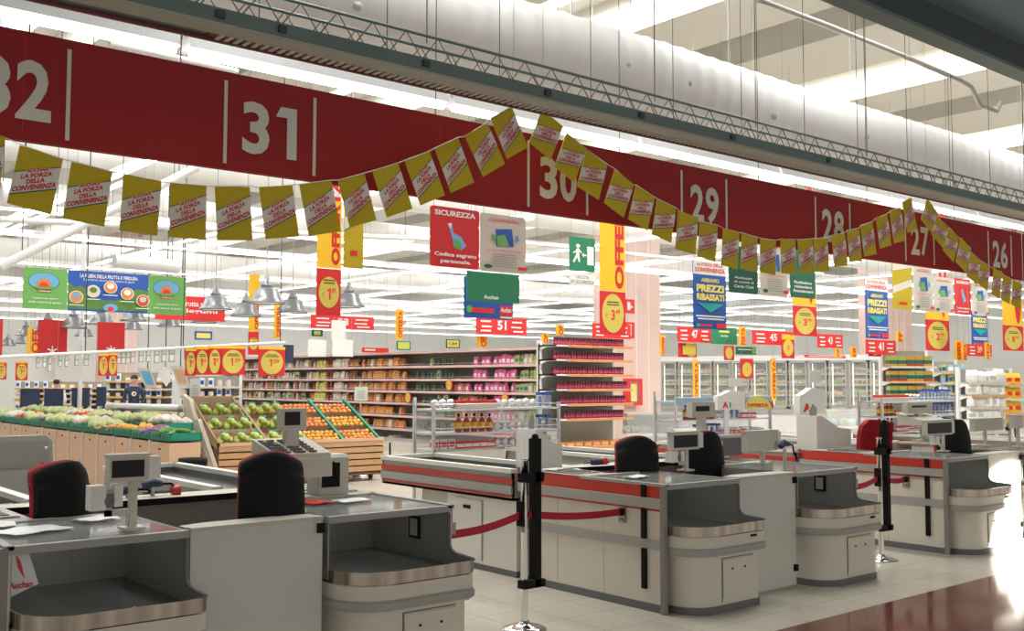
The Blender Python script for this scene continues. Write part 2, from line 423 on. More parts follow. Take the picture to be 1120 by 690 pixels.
for k, (u0, v0, u1, v1, y) in enumerate(((0, 292, 215, 183, 12), (0, 240, 480, 262, 14), (125, 285, 195, 292, 13), (0, 212, 30, 215, 13), (540, 262, 900, 300, 16), (120, 47, 260, 78, 10.0), (290, 48, 345, 62, 9.2), (395, 84, 440, 98, 9.2), (600, 132, 700, 158, 9.4))):
    a = ony(u0, v0, y); b = ony(u1, v1, y); r = (.05, .04, .09, .15, .045, .03, .03, .03, .03)[k]
    c = MB(); c.tube([a, b], r, 'whitemetal' if k not in (6, 7) else 'tube', 8)
    for q in (a.lerp(b, .1), a.lerp(b, .9)): c.tube([q, (q.x, q.y, 8)], .005, 'soffitdark', 4)
    tag(c.obj('ceiling_pipe' if k not in (6, 7) else 'tube_light'), ('sloping white pipe behind the yellow flags at the far left', 'slim white pipe running behind the left half of the flags', 'short white light box above the blue produce sign', 'round white vent end at the left edge of the picture', 'slim white pipe crossing behind the green exit sign', 'pale pipe between shutter beam and lane number 31', 'short glowing tube above lane number 31', 'short glowing tube right of lane number 31', 'pale bracket pipe above lane number 30')[k], 'pipe' if k not in (6, 7) else 'light')

# ------------------------------------------------------------------ bunting flags
flag = MB(); FW, FH = .30, .43
flag.box(-FW / 2, -.002, -FH / 2, FW / 2, .002, FH / 2, 'yellow')
s0 = .10
def sh(x): return x * .42
for z0, z1, mt, yy in ((-.085, .085, 'flagwhite', -.0035),):
    flag.face([(-FW / 2, z0 + sh(-FW / 2)), (FW / 2, z0 + sh(FW / 2)), (FW / 2, z1 + sh(FW / 2)), (-FW / 2, z1 + sh(-FW / 2))], yy, mt)
for z0, z1, a, b in ((-.089, -.080, -FW / 2, FW / 2), (.078, .085, -FW / 2, -.075), (.078, .085, .075, FW / 2)):
    flag.face([(a, z0 + sh(a)), (b, z0 + sh(b)), (b, z1 + sh(b)), (a, z1 + sh(a))], -.005, 'flaggreen')
def flagtext(st, cz, w, h):
    vs, fs, _ = text_geo(st, .04); flag.add([(x * w, -.0055, cz + z * h + sh(x * w)) for x, z in vs], fs, 'flagred')
flagtext('AUCHAN', .076, .14, .026); flagtext('LA FORZA', .038, .20, .034); flagtext('DELLA', -.004, .12, .034); flagtext('CONVENIENZA', -.050, .28, .040)
flagmesh = flag.mesh('bunting_flag')
def px2(lst, ox, oy, k): return [(ox + x / k, oy + y / k) for x, y in lst]
FL1 = [[(-30, 142), (5, 150), (0, 212), (-36, 205)]]
for q in ([(52, 363), (158, 400), (130, 540), (17, 510)], [(183, 405), (283, 432), (265, 573), (158, 545)], [(312, 437), (406, 457), (395, 594), (300, 578)], [(428, 459), (520, 467), (518, 602), (428, 597)],
          [(542, 469), (630, 467), (637, 603), (550, 605)], [(652, 472), (735, 465), (752, 595), (668, 602)], [(755, 463), (833, 453), (860, 583), (777, 592)]): FL1.append(px2(q, 0, 0, 2.3))
FL1.append([(370, 197), (399.6, 189), (412.6, 241), (384, 248)])
for q in ([(62, 430), (128, 410), (163, 525), (100, 547)], [(145, 403), (207, 380), (247, 490), (185, 517)], [(222, 372), (280, 345), (322, 460), (262, 483)], [(297, 343), (350, 308), (397, 412), (340, 445)], [(362, 297), (413, 267), (456, 370), (402, 400)]): FL1.append(px2(q, 380, 0, 2.3))
FL2 = [px2(q, 380, 0, 2.3) for q in ([(492, 275), (541, 318), (512, 405), (456, 355)], [(553, 333), (602, 375), (572, 460), (522, 418)], [(602, 375), (658, 415), (632, 505), (583, 465)], [(675, 425), (718, 465), (697, 545), (643, 512)],
       [(728, 465), (773, 495), (757, 580), (707, 550)], [(782, 500), (829, 523), (817, 612), (768, 587)], [(836, 530), (882, 548), (875, 640), (827, 620)])]
FL2 += [px2(q, 740, 0, 2.3) for q in ([(3, 530), (55, 548), (45, 640), (0, 625)], [(62, 556), (106, 567), (100, 658), (55, 645)], [(117, 573), (158, 585), (153, 677), (112, 667)], [(165, 585), (205, 597), (202, 683), (162, 677)], [(214, 600), (252, 604), (252, 688), (212, 688)],
        [(262, 602), (298, 602), (300, 688), (262, 690)], [(307, 603), (342, 600), (348, 685), (310, 690)], [(347, 600), (382, 597), (386, 680), (352, 685)], [(390, 592), (423, 586), (430, 665), (397, 674)], [(430, 580), (460, 573), (467, 653), (437, 662)],
        [(465, 567), (495, 557), (505, 637), (475, 647)], [(500, 550), (530, 538), (540, 615), (513, 627)], [(537, 533), (565, 517), (575, 600), (550, 617)], [(570, 510), (592, 493), (607, 570), (585, 590)])]
FL3 = [px2(q, 740, 0, 2.3) for q in ([(630, 500), (657, 532), (643, 580), (613, 557)], [(655, 545), (685, 570), (673, 617), (642, 597)], [(687, 572), (713, 600), (700, 655), (672, 633)], [(715, 600), (740, 622), (730, 682), (700, 662)])]
FL3 += [[(1062, 275), (1073, 285), (1069, 311), (1058, 302)], [(1073.5, 285), (1084, 292), (1081, 318), (1070, 309)], [(1087, 293.5), (1096, 297), (1093.6, 326.5), (1084, 322)], [(1097.4, 300), (1107, 305), (1105, 332), (1095, 328)], [(1109, 307), (1119, 309), (1117, 336), (1107, 335)]]
FY = 5.72; nfl = 0
for gi, (FL, gname, desc) in enumerate(((FL1, 'left garland of yellow flags', 'yellow promotional flag on the left garland'), (FL2, 'middle garland of yellow flags', 'yellow promotional flag on the middle garland'), (FL3, 'right garland of yellow flags', 'yellow promotional flag on the right garland'))):
    tops = []; N = len(FL)
    for i, q in enumerate(FL):
        P4 = [ony(u, v, FY) for u, v in q]; cen = (P4[0] + P4[1] + P4[2] + P4[3]) / 4
        wx = ((P4[1] - P4[0]).length + (P4[2] - P4[3]).length) / 2; hz = ((P4[3] - P4[0]).length + (P4[2] - P4[1]).length) / 2
        up = ((P4[0] - P4[3]) + (P4[1] - P4[2])).normalized(); tops += [P4[0], P4[1]]
        a = (P4[1] - P4[0]).normalized()
        o = bpy.data.objects.new('bunting_flag', flagmesh); COL.objects.link(o)
        o.location = (cen.x, FY + .006 * (i % 3), cen.z)
        ang = math.atan2(up.x, up.z); o.rotation_euler = (0, ang, 0)
        o.scale = (wx / FW, 1, hz / FH)
        pos = ('first', 'second', 'third', 'fourth', 'fifth', 'sixth', 'seventh', 'eighth', 'ninth', 'tenth', 'eleventh', 'twelfth', 'thirteenth', 'fourteenth', 'fifteenth', 'sixteenth', 'seventeenth', 'eighteenth', 'nineteenth', 'twentieth', 'twenty-first')[i]
        tag(o, '%s, %s from its left end' % (desc, pos), 'flag', gname)
    c = MB(); c.tube([t_ + Vector((0, .004, .0)) for t_ in tops], .003, 'numgrey', 4)
    if gi < 2: e = tops[-1]; c.tube([e, (e.x + .02, FY, e.z + .5), (e.x + .02, FY, 8)], .003, 'numgrey', 4)
    else: c.tube([tops[-1], (tops[-1].x, FY, 8)], .003, 'numgrey', 4)
    c.tube([tops[0], (tops[0].x, FY, 8)], .003, 'numgrey', 4)
    tag(c.obj('garland_string'), ('cord carrying the left flags past lane number 31', 'cord carrying the middle flags past lane numbers 29 and 28', 'cord carrying the right flags past lane number 26')[gi], 'cord')

# ------------------------------------------------------------------ checkout counters
CY = 4.85
def outline(off, rl=.20, rr=.03, W_=.82):
    a, b, f = .078 - off, W_ - .04 + off, -.20 - off
    rl += off; rr += off
    return [(b, .80)] + [(a, .80)][:1] + arc(a + rl, f + rl, rl, 180, 270) + arc(b - rr, f + rr, rr, 270, 360)
def counter(x0, mirror, label, grp=None, black_label=False):
    W_ = .82; mi = W_ if mirror else None
    t = thing('checkout_counter', label, 'checkout counter', (x0, CY, 0), 0, grp)
    # lower bay body
    c = MB(); o = outline(0); c.prism(o[::1] if True else o, .05, .40, 'z', 'cream', True); c.obj('bay_body', t)
    c = MB()
    c.box(.36, -.209, .10, .70, -.20, .355, 'cream'); c.box(.352, -.2035, .07, .358, -.20, .37, 'skirt'); c.box(.352, -.2035, .364, .70, -.20, .37, 'skirt')
    for x in (.46, .60): c.prism([(.29 + .008 * sin(a * pi / 4), x + .008 * cos(a * pi / 4)) for a in range(8)], -.213, -.209, 'y', 'black')
    c.obj('access_door', t)
    c = MB(); c.prism(outline(.012), 0, .05, 'z', 'skirt', True); c.obj('skirting', t)
    c = MB(mi); c.wallstrip([(-.008, 0), (-.008, 1.45)] + [(x - .008, y) for x, y in arc(.25, 1.45, .25, 180, 90)][1:], 0, .055, -.02, 'skirt'); c.obj('skirting', t)
    c = MB(); c.prism(outline(.03), .385, .40, 'z', 'cream', True); c.prism(outline(.05), .40, .455, 'z', 'greyplastic', True); c.prism(outline(.058), .41, .445, 'z', 'greyplastic', True); c.obj('bumper', t)
    c = MB(); c.prism(outline(.045), .455, .535, 'z', 'cream', True)
    if black_label: c.box(.62, -.254, .50, .68, -.245, .515, 'black')
    c.obj('tray_base', t)
    c = MB(); c.prism(outline(.03), .535, .548, 'z', 'trayfloor'); c.obj('tray_floor', t)
    pts = outline(.045)[1:] + [(W_ - .04 + .045, .78)]
    c = MB(); c.wallstrip(pts, .53, .60, .012, 'steel'); c.obj('tray_rim', t)
    # long side panel with bands
    side = [(0, 0.0), (0, 1.45)] + arc(.25, 1.45, .25, 180, 90)[1:] + [(.45, 1.70)]
    def off(p, d): return [(x - d if i < 2 else .25 + (x - .25) * (1 + d / .25) if x < .25 else x, y if i < 2 else 1.45 + (y - 1.45) * (1 + d / .25)) for i, (x, y) in enumerate(p)]
    c = MB(mi); c.wallstrip(side, .05, .88, -.02, 'cream'); c.box(.02, .008, .06, .022, .01, .87, 'cream')
    c.wallstrip([(-.001, .60), (-.001, .604)], .055, .87, -.002, 'greyplastic', False); c.wallstrip([(-.001, 1.10), (-.001, 1.104)], .055, .87, -.002, 'greyplastic', False); c.obj('side_panel', t)
    c = MB(mi); c.wallstrip(off(side, .012), .43, .495, -.012, 'greyplastic'); c.obj('lower_rail', t)
    c = MB(mi); c.wallstrip(off(side, .03), .712, .782, -.03, 'greyplastic'); c.obj('upper_rail', t)
    c = MB(mi); c.wallstrip(off(side, .006), .782, .875, -.006, 'redband'); c.wallstrip(off(side, .006), .694, .711, -.006, 'redband'); c.obj('red_stripe', t)
    if not mirror: c = MB(mi); c.box(-.032, -.012, 0, .008, .022, .875, 'postgrey'); c.obj('corner_post', t)
    c = MB(mi)
    for z0, z1 in ((.15, .43), (.497, .71), (.784, .87)): c.box(-.022 if z0 > .7 else -.022, .17, z0, .0, .21, z1, 'black')
    c.obj('black_strip', t)
    c = MB(mi); c.box(-.012, .37, .585, 0, .44, .70, 'steel'); c.box(-.03, .39, .635, -.012, .42, .685, 'black'); c.lathe([(.01, 0), (.01, .006)], (-.012, .405, .605), 'black', 8); c.obj('tape_socket', t)
    # bay walls
    prof = [(-.215, .535), (.82, .535), (.82, .865), (.06, .865), (.02, .85), (.0, .82), (.0, .66), (-.02, .625), (-.06, .612), (-.215, .602)]
    c = MB(); c.prism(prof, W_ - .03, W_ - .005, 'x', 'greymetal'); c.obj('bay_side_wall', t)
    c = MB(); c.tube([(W_ - .018, -.23, .604), (W_ - .018, -.06, .614), (W_ - .018, -.02, .63), (W_ - .018, 0, .665), (W_ - .018, 0, .825), (W_ - .018, .02, .855), (W_ - .018, .06, .868), (W_ - .018, .85, .868)], .012, 'skirt', 6); c.obj('wall_edge_trim', t)
    c = MB(); c.box(.023, .02, .55, .03, .82, .862, 'greymetal'); c.box(.023, .80, .535, W_ - .02, .82, .865, 'greymetal'); c.obj('bay_back_wall', t)
    if mirror:
        c = MB(); c.box(W_ - .04, .27, .66, W_ - .03, .38, .79, 'black'); c.box(W_ - .045, .29, .675, W_ - .04, .36, .775, 'greyplastic'); c.obj('handle', t)
    # top
    c = MB(mi); c.box(0, -.01, .845, W_ - .01, .03, .88, 'greyplastic'); c.box(-.01, -.01, .865, .03, .85, .885, 'greyplastic'); c.box(0, .80, .865, W_, .85, .885, 'greyplastic'); c.obj('top_frame', t)
    c = MB(mi); c.box(.03, .03, .872, W_ - .03, .80, .88, 'glass'); c.obj('glass_top', t)
    c = MB(mi); c.prism([(.0, .85), (.34, .85), (.34, 1.60), (.30, 1.70)] + arc(.25, 1.45, .25, 90, 180), .862, .884, 'z', 'greyplastic'); c.obj('worktop', t)
    c = MB(mi); c.box(.05, .95, .884, .30, 1.30, .895, 'steel'); c.box(.09, 1.0, .895, .26, 1.25, .898, 'screen'); c.obj('scanner_plate', t)
    c = MB(mi); c.box(.06, .86, .05, .32, 1.50, .862, 'gatewhite'); c.obj('cabinet', t)
    return t
def gate(x0, x1, label, hinge):
    t = thing('gate_panel', label, 'panel', (x0, CY + .02, 0))
    w = x1 - x0
    c = MB(); c.box(0, 0, .015, w, .03, .865, 'gatewhite'); c.obj('panel', t)
    c = MB(); c.box(0, -.006, .865, w, .05, .885, 'posbeige'); c.prism([(0, .05), (w, .05), (w, .14), (w * .8, .18), (w * .2, .18), (0, .14)], .868, .882, 'z', 'posbeige'); c.obj('worktop', t)
    c = MB()
    for z in ((.12, .80) if hinge else (.80,)): c = MB(); c.box(w - .035, -.022, z, w, 0, z + .05, 'black'); c.obj('hinge', t)
    return t
XA, XB, XC = (1.21, 2.77), (5.42, 6.97), (9.31, 10.88)
counter(XA[0], False, 'checkout counter in the front left corner, chair showing through its glass', None, False)
counter(XA[1], True, 'checkout counter with dark tray left of the near tape post')
counter(XB[0], False, 'checkout counter with long red striped side right of the near tape post', None, True)
counter(XB[1], True, 'checkout counter with rounded tray left of the far tape post', None, True)
counter(XC[0], False, 'checkout counter with red striped side beside the sunlit patch', None, True)
counter(XC[1], True, 'checkout counter at the right edge behind the sunlit patch')
gate(XA[0] + .83, XA[1] - .01, 'white gate panel closing the nearest checkout pair', False)
gate(XB[0] + .83, XB[1] - .01, 'white gate panel between the two middle counters', True)
gate(XC[0] + .83, XC[1] - .01, 'white gate panel beside the sunlit patch at the right', True)

def desk(x0, x1, label):
    t = thing('cashier_desk', label, 'desk', (x0, CY + 1.38, 0)); w = x1 - x0
    c = MB(); c.prism([(0, .06), (w * .25, 0), (w * .75, 0), (w, .06), (w, .26), (0, .26)], .862, .882, 'z', 'posbeige'); c.prism([(-.0, .052), (w * .25, -.008), (w * .75, -.008), (w, .052), (w, .06), (w * .75, 0), (w * .25, 0), (0, .06)], .845, .884, 'z', 'black'); c.obj('desk_top', t)
    c = MB(); c.box(.02, .20, .0, w - .02, .24, .862, 'greyplastic'); c.obj('modesty_panel', t)
desk(XA[0] + .345, XA[1] + .475, 'grey cashier desk with dark curved edge between the two nearest chairs')
desk(XB[0] + .345, XB[1] + .475, 'grey cashier desk with dark edge behind the middle black chairs')
def belt(x0, y0, L, label, mirror=False, base=True):
    W_ = .62; mi = W_ if mirror else None
    t = thing('conveyor_belt', label, 'conveyor belt', (x0, y0, 0))
    c = MB(mi); c.box(-.02, 0, .845, .05, L, .88, 'poswhite'); c.box(W_ - .05, 0, .845, W_ + .02, L, .88, 'poswhite'); c.box(0, L - .05, .845, W_, L, .88, 'poswhite'); c.obj('top_rim', t)
    c = MB(mi); c.box(0, 0, .62, .02, L, .845, 'greyplastic'); c.box(W_ - .02, 0, .62, W_, L, .845, 'greyplastic'); c.box(0, L - .02, .62, W_, L, .845, 'greyplastic'); c.box(0, 0, .62, W_, .02, .845, 'greyplastic'); c.box(0, 0, .62, W_, L, .64, 'greyplastic'); c.obj('trough', t)
    c = MB(mi); c.box(.05, .03, .78, W_ - .05, L - .06, .80, 'trayfloor'); c.obj('belt', t)
    c = MB(mi); c.box(-.012, 0, .755, 0, L, .80, 'redband'); c.box(-.006, 0, .645, 0, L, .662, 'redband'); c.box(0, L, .755, W_, L + .01, .80, 'redband'); c.obj('red_stripe', t)
    c = MB(mi); c.box(-.02, 0, .675, 0, L, .74, 'greyplastic'); c.obj('rail', t)
    c = MB(mi); c.box(.04, 0, .05, W_ - .04, .95, .62, 'poswhite'); c.box(.04, 0, 0, W_ - .04, .95, .05, 'skirt'); c.obj('cabinet', t)
    c = MB(mi); c.box(.028, .45, .08, .04, .80, .58, 'poswhite'); c.box(.036, .44, .075, .04, .445, .585, 'skirt'); c.box(.036, .80, .075, .04, .805, .585, 'skirt'); c.box(.022, .60, .50, .028, .70, .53, 'black'); c.obj('door', t)
    c = MB(mi); c.prism([(.95, 0), (1.5, 0), (1.42, .62), (.95, .62)], .10, W_ - .1, 'x', 'posbeige'); c.obj('end_support', t)
    return t
belt(XA[0], CY + 1.85, 2.2, 'checkout conveyor belt at the far left behind the red-edged chair')
belt(XA[1] + .2, CY + 1.85, 2.2, 'checkout conveyor belt behind the low black chair and card terminal', True)
belt(XB[0] + .015, CY + 1.66, 1.95, 'red striped conveyor belt stretching back from the near tape post')
belt(XB[1] + .2, CY + 1.85, 2.0, 'conveyor belt behind the wide display panel of the middle counters', True)
belt(XC[0] + .015, CY + 1.66, 1.95, 'red striped conveyor belt behind the white slanted box on the right')
belt(XC[1] + .2, CY + 1.85, 2.0, 'conveyor belt at the right edge behind the counters', True)
# farther checkout on the right margin
belt(13.2, CY + .8, 2.6, 'red striped conveyor belt of the next checkout at the right margin')
# grey end screen at the left
p0 = ony(0, 476, 8.9); p1 = ony(62, 515, 8.9)
c = MB(); xx0, xx1 = p0.x - .6, p1.x
c.prism([(0.0, xx0), (0.0, xx1 + .02), (1.10, xx1 - .04), (1.15, xx1 - .09), (1.15, xx0)][::-1], 8.9, 9.0, 'y', 'greyplastic')
c.prism([(.90, xx0), (.90, xx1 - .05), (1.11, xx1 - .08), (1.11, xx0)][::-1], 8.888, 8.9, 'y', 'greymetal')
p = ony(50, 490, 8.88); c.lathe([(.012, -.012), (.02, 0), (.012, .012)], (p.x, 8.88, p.z), 'chrome', 8); c.box(ony(46, 507, 8.88).x - .01, 8.875, ony(46, 507, 8.88).z - .01, ony(46, 507, 8.88).x + .01, 8.89, ony(46, 507, 8.88).z + .01, 'redband')
tag(c.obj('grey_screen'), 'grey metal end screen with lock at the left edge', 'screen')

# ------------------------------------------------------------------ chairs
def chair(x, y, rz, top, label, front='redfabric', back='black', w=.42, h=.58):
    t = thing('cashier_chair', label, 'chair', (x, y, 0), rz)
    zc = top - h
    # backrest: two curved shells (front faces +y in local space)
    def shell(d0, d1, mt, k):
        c = MB(); nx, nz = 10, 24; vs = []; fs = []
        def pt(i, j, d):
            a = (i / nx - .5) * 2; b = j / nz; ww = w / 2 * k * (.86 + .14 * min(1, b / .35)) * (1 - .08 * b) * (1 if b < .90 else .76 + .24 * math.sqrt(max(0, 1 - ((b - .90) / .10) ** 2)))
            return (a * ww, d - .10 * (1 - a * a) - .05 * sin(b * pi) + .02, zc + b * h * (1 - .06 * a * a * (b > .8)) + (h * (k - 1) * (b - .5)))
        for d in (d0, d1):
            for j in range(nz + 1):
                for i in range(nx + 1): vs.append(pt(i, j, d))
        n = (nx + 1) * (nz + 1)
        for j in range(nz):
            for i in range(nx):
                q = j * (nx + 1) + i; fs.append((q, q + 1, q + nx + 2, q + nx + 1)); fs.append((n + q + 1, n + q, n + q + nx + 1, n + q + nx + 2))
        rim = [i for i in range(nx + 1)] + [j * (nx + 1) + nx for j in range(1, nz + 1)] + [nz * (nx + 1) + i for i in range(nx - 1, -1, -1)] + [j * (nx + 1) for j in range(nz - 1, 0, -1)]
        for a, b in zip(rim, rim[1:] + rim[:1]): fs.append((b, a, n + a, n + b))
        c.add(vs, fs, mt, True); return c
    shell(.0, .045, back, 1.0).obj('back_shell', t)
    shell(.046, .080, front, 1.012).obj('back_cushion', t)
    c = MB(); c.tube([(0, -.10, zc + .16), (0, -.13, zc + .02), (0, -.07, .50), (0, .12, .46), (0, .25, .45)], .026, 'blackshiny', 8); c.box(-.04, -.145, zc + .0, .04, -.10, zc + .26, 'black'); c.obj('back_bracket', t)
    c = MB(); c.prism(arc(.0, .25, .23, 200, 340, 6) + arc(.0, .27, .23, 10, 170, 6), .47, .54, 'z', front, True); c.prism(arc(.0, .25, .235, 200, 340, 6) + arc(.0, .27, .235, 10, 170, 6), .44, .47, 'z', 'black', True); c.obj('seat', t)
    c = MB(); c.lathe([(.03, .08), (.03, .25), (.02, .26), (.02, .45)], (0, .26, 0), 'blackshiny', 10); c.obj('gas_column', t)
    c = MB()
    for k in range(5):
        a = 2 * pi * k / 5; c.tube([(0, .26, .10), (.26 * cos(a), .26 + .26 * sin(a), .065)], [.028, .018], 'black', 6)
    c.obj('star_base', t)
    c0 = MB(); c0.lathe([(.02, -.025), (.03, -.015), (.03, .015), (.02, .025)], (0, 0, 0), 'black', 8)
    me = c0.mesh('castor')
    for k in range(5):
        a = 2 * pi * k / 5; o = bpy.data.objects.new('castor', me); COL.objects.link(o); o.parent = t; o.location = (.26 * cos(a), .26 + .26 * sin(a), .030); o.rotation_euler = (0, pi / 2, 0)
    return t
chair(1.72, 5.80, R(18), 1.17, 'black-backed cashier chair with red edge behind the leftmost glass counter', w=.33, h=.62)
chair(2.61, 5.16, R(-19), 1.213, 'wide black cashier chair beside the grey till keyboard', w=.365, h=.62)
chair(6.10, 5.75, R(-32), 1.16, 'red-edged black cashier chair behind the near red striped counter', w=.36, h=.60)
chair(6.94, 5.75, R(-12), 1.175, 'black cashier chair between middle gate and small price display', w=.38, h=.62)
chair(10.52, 6.32, R(160), 1.17, 'bright red cashier chair behind the far tape post', 'redfabric', 'redfabric', w=.44, h=.56)
chair(10.62, 5.45, R(-10), 1.20, 'dark cashier chair behind the far counter display', w=.52, h=.60)

# ------------------------------------------------------------------ tape posts and tapes
def tape_post(x, y, label):
    t = thing('tape_post', label, 'barrier post', (x, y, 0))
    c = MB(); c.lathe([(.145, 0), (.145, .008), (.11, .022), (.04, .035), (.03, .06)], (0, 0, 0), 'chrome', 24); c.obj('base', t)
    MB().lathe([(.024, .06), (.024, 1.08), (.028, 1.08), (.028, 1.095)], (0, 0, 0), 'chrome', 14).obj('pole', t)
    c = MB(); c.box(-.045, -.03, .66, -.024, .03, .82, 'black'); c.box(-.028, -.03, .62, -.02, .0, .70, 'steel'); c.obj('tape_cassette', t)
    c = MB(); c.prism([(.065, -.035), (.115, -.035), (.115, .035), (.065, .035)], .26, 1.22, 'z', 'black'); c.lathe([(.025, 0), (.022, .02), (.01, .03)], (.09, 0, 1.22), 'black', 10); c.obj('padded_bar', t)
    c = MB(); c.box(-.03, -.035, .26, .15, .035, .31, 'black'); c.obj('bracket', t); c = MB(); c.box(-.03, -.035, .94, .14, .035, 1.0, 'black'); c.obj('bracket', t)
    return t
PA, PB = Vector((4.40, 5.15, 0)), Vector((8.53, 5.07, 0))
tape_post(PA.x, PA.y, 'chrome tape post with black padded bar in the near checkout lane')
tape_post(PB.x, PB.y, 'chrome tape post with black padded bar in the far checkout lane')
def tape(a, b, label):
    a = Vector(a); b = Vector(b); n = (b - a).cross(Vector((0, 0, 1))).normalized() * .002; h = Vector((0, 0, .024)); s_ = []
    c = MB(); vs = []; N = 8
    for i in range(N + 1):
        p = a.lerp(b, i / N) - Vector((0, 0, .02 * sin(pi * i / N)))
        vs += [p - h - n, p + h - n, p + h + n, p - h + n]
    fs = [(0, 1, 2, 3), (N * 4 + 3, N * 4 + 2, N * 4 + 1, N * 4)]
    for i in range(N):
        for k in range(4): fs.append((i * 4 + k, (i + 1) * 4 + k, (i + 1) * 4 + (k + 1) % 4, i * 4 + (k + 1) % 4))
    c.add(vs, fs, 'tape'); return tag(c.obj('barrier_tape'), label, 'tape')
tape((PA.x + .03, PA.y, .73), (XB[0] - .03, CY + .405, .66), 'dark red tape from the near post to the striped counter')
tape((PA.x - .04, PA.y, .73), (3.63, 4.92, .70), 'dark red tape from the near post to the left tray counter')
tape((PB.x + .03, PB.y, .73), (XC[0] - .03, CY + .405, .66), 'dark red tape from the far post to the striped counter')
tape((PB.x - .04, PB.y, .73), (7.85, 4.95, .70), 'dark red tape from the far post to the middle counter')
for xx, yy, lb in ((3.615, 4.92, 'black tape socket on the left tray counter'), (7.825, 4.95, 'black tape socket on the middle tray counter')):
    c = MB(); c.box(xx - .03, yy - .015, .67, xx + .01, yy + .015, .76, 'black'); tag(c.obj('tape_clip'), lb, 'clip')

# ------------------------------------------------------------------ tills and displays
def S(u0, v0, u1, v1, y):
    a = ony(u0, v0, y); b = ony(u1, v1, y); return a.x, b.x, b.z, a.z
def display(u0, v0, u1, v1, y, label, pole_u, screen=True, arm=False, zb=.885):
    x0, x1, z0, z1 = S(u0, v0, u1, v1, y)
    if x1 < x0: x0, x1 = x1, x0
    px_ = ony(pole_u, v1, y).x
    t = thing('customer_display', label, 'display', (px_, y + .03, zb))
    x0 -= px_; x1 -= px_; z0 -= zb; z1 -= zb
    c = MB(); c.box(x0, -.03, z0, x1, .03, z1, 'posbeige'); c.box(x0 - .01, -.035, z1, x1 + .01, .035, z1 + .012, 'posbeige'); c.box(x1, -.02, z0 + .01, x1 + .06, .03, z1 - .005, 'poswhite'); c.obj('housing', t)
    if screen:
        c = MB(); c.box(x0 + .012, -.034, z0 + .02, x1 - .025, -.03, z1 - .018, 'screen'); c.obj('screen', t)
    c = MB(); c.box(-.018, -.015, 0, .018, .015, z0, 'posbeige'); c.box(-.05, -.05, 0, .05, .05, .012, 'posbeige'); c.obj('pole', t)
    if arm:
        c = MB(); c.box(-.13, -.012, z0 * .30, -.018, .012, z0 * .30 + .03, 'posbeige'); c.box(-.13, -.012, z0 * .30, -.10, .012, z0 * .85, 'posbeige'); c.obj('arm', t)
        c = MB(); c.box(-.21, -.045, z0 * .45, -.14, .03, z0 * .95, 'poswhite'); c.box(-.10, -.04, z0 * .50, -.06, .03, z0 * .95, 'poswhite'); c.lathe([(.03, 0), (.035, .03), (.03, .06)], (-.125, -.02, z0 * .5), 'keys', 8); c.obj('card_reader', t)
    return t
display(120, 500, 163, 525, 4.99, 'customer price display on a pole behind the leftmost glass counter', 148, arm=True)
display(736, 474, 765, 491, 5.45, 'customer price display on a pole in front of the middle black chair', 753, arm=True)
display(1014, 461, 1042, 475, 5.3, 'customer price display on a pole at the sunlit counter', 1034, arm=True)
display(817, 473, 851, 492, 5.5, 'blank back of a display panel above the middle gate', 837, False)
display(1066, 459, 1097, 470, 5.5, 'blank back of a display panel at the far right counter', 1080, False)
display(1109, 455, 1119, 468, 5.15, 'small display panel at the right edge of the picture', 1116, False)

def till(u0, v0, u1, v1, mu0, mv0, mu1, mv1, y, label, kb=True):
    x0, x1, z0, z1 = S(u0, v0, u1, v1, y); xc = (x0 + x1) / 2; zb = .885
    t = thing('till', label, 'cash register', (xc, y, zb)); w = (x1 - x0) / 2
    c = MB(); c.box(w * .1, -.03, 0, w * .35, .05, z0 - zb - .02, 'posbeige'); c.box(-.08, -.08, 0, .14, .10, .015, 'posbeige'); c.obj('pole', t)
    c = MB(); c.prism([(-.14, z0 - zb - .04), (.16, z0 - zb - .04), (.16, z0 - zb + .10), (-.14, z0 - zb + .02)], -w, w, 'x', 'posbeige'); c.box(-w * .2, -.16, z0 - zb - .12, w, -.06, z0 - zb - .01, 'posbeige'); c.obj('body', t)
    if kb:
        c = MB(); base = z0 - zb
        for i in range(11):
            if i in (4, 8): c.obj('key_block', t); c = MB(); continue
            for j in range(6):
                x = -w * .92 + i * (w * 1.5) / 11; yy = -.125 + j * .042; zz = base + .022 + (yy + .14) * .08 / .30
                c.box(x, yy, zz, x + w * .105, yy + .03, zz + .012, 'keys' if (i * 7 + j * 3) % 11 else ('redband' if i > 5 else 'paleyellow'))
        c.obj('key_block', t)
    mx0, mx1, mz0, mz1 = S(mu0, mv0, mu1, mv1, y); mx0 -= xc; mx1 -= xc; mz0 -= zb; mz1 -= zb
    c = MB(); c.box(mx0, .0, mz0, mx1, .05, mz1, 'posbeige'); c.box(mx0 + .02, .05, mz0 + .01, mx1 - .02, .09, mz1 - .02, 'posbeige'); c.box((mx0 + mx1) / 2 - .04, .0, z0 - zb + .02, (mx0 + mx1) / 2 + .04, .06, mz0, 'posbeige'); c.obj('monitor', t)
    c = MB(); m_ = (mx1 - mx0) * .16; c.box(mx0 + m_, -.004, mz0 + m_ * 1.1, mx1 - m_ * 1.6, 0, mz1 - m_ * .7, 'screen'); c.obj('screen', t)
    return t
till(289, 470, 349, 497, 307, 447, 335, 470, 5.65, 'grey till with keyboard and small monitor beside the wide black chair')
till(748, 470, 776, 480, 757, 440, 782, 456, 6.40, 'grey till monitor standing above the middle black chair', False)
till(995, 452, 1022, 460, 993, 440, 1020, 452, 6.40, 'grey till monitor above the far dark chair', False)
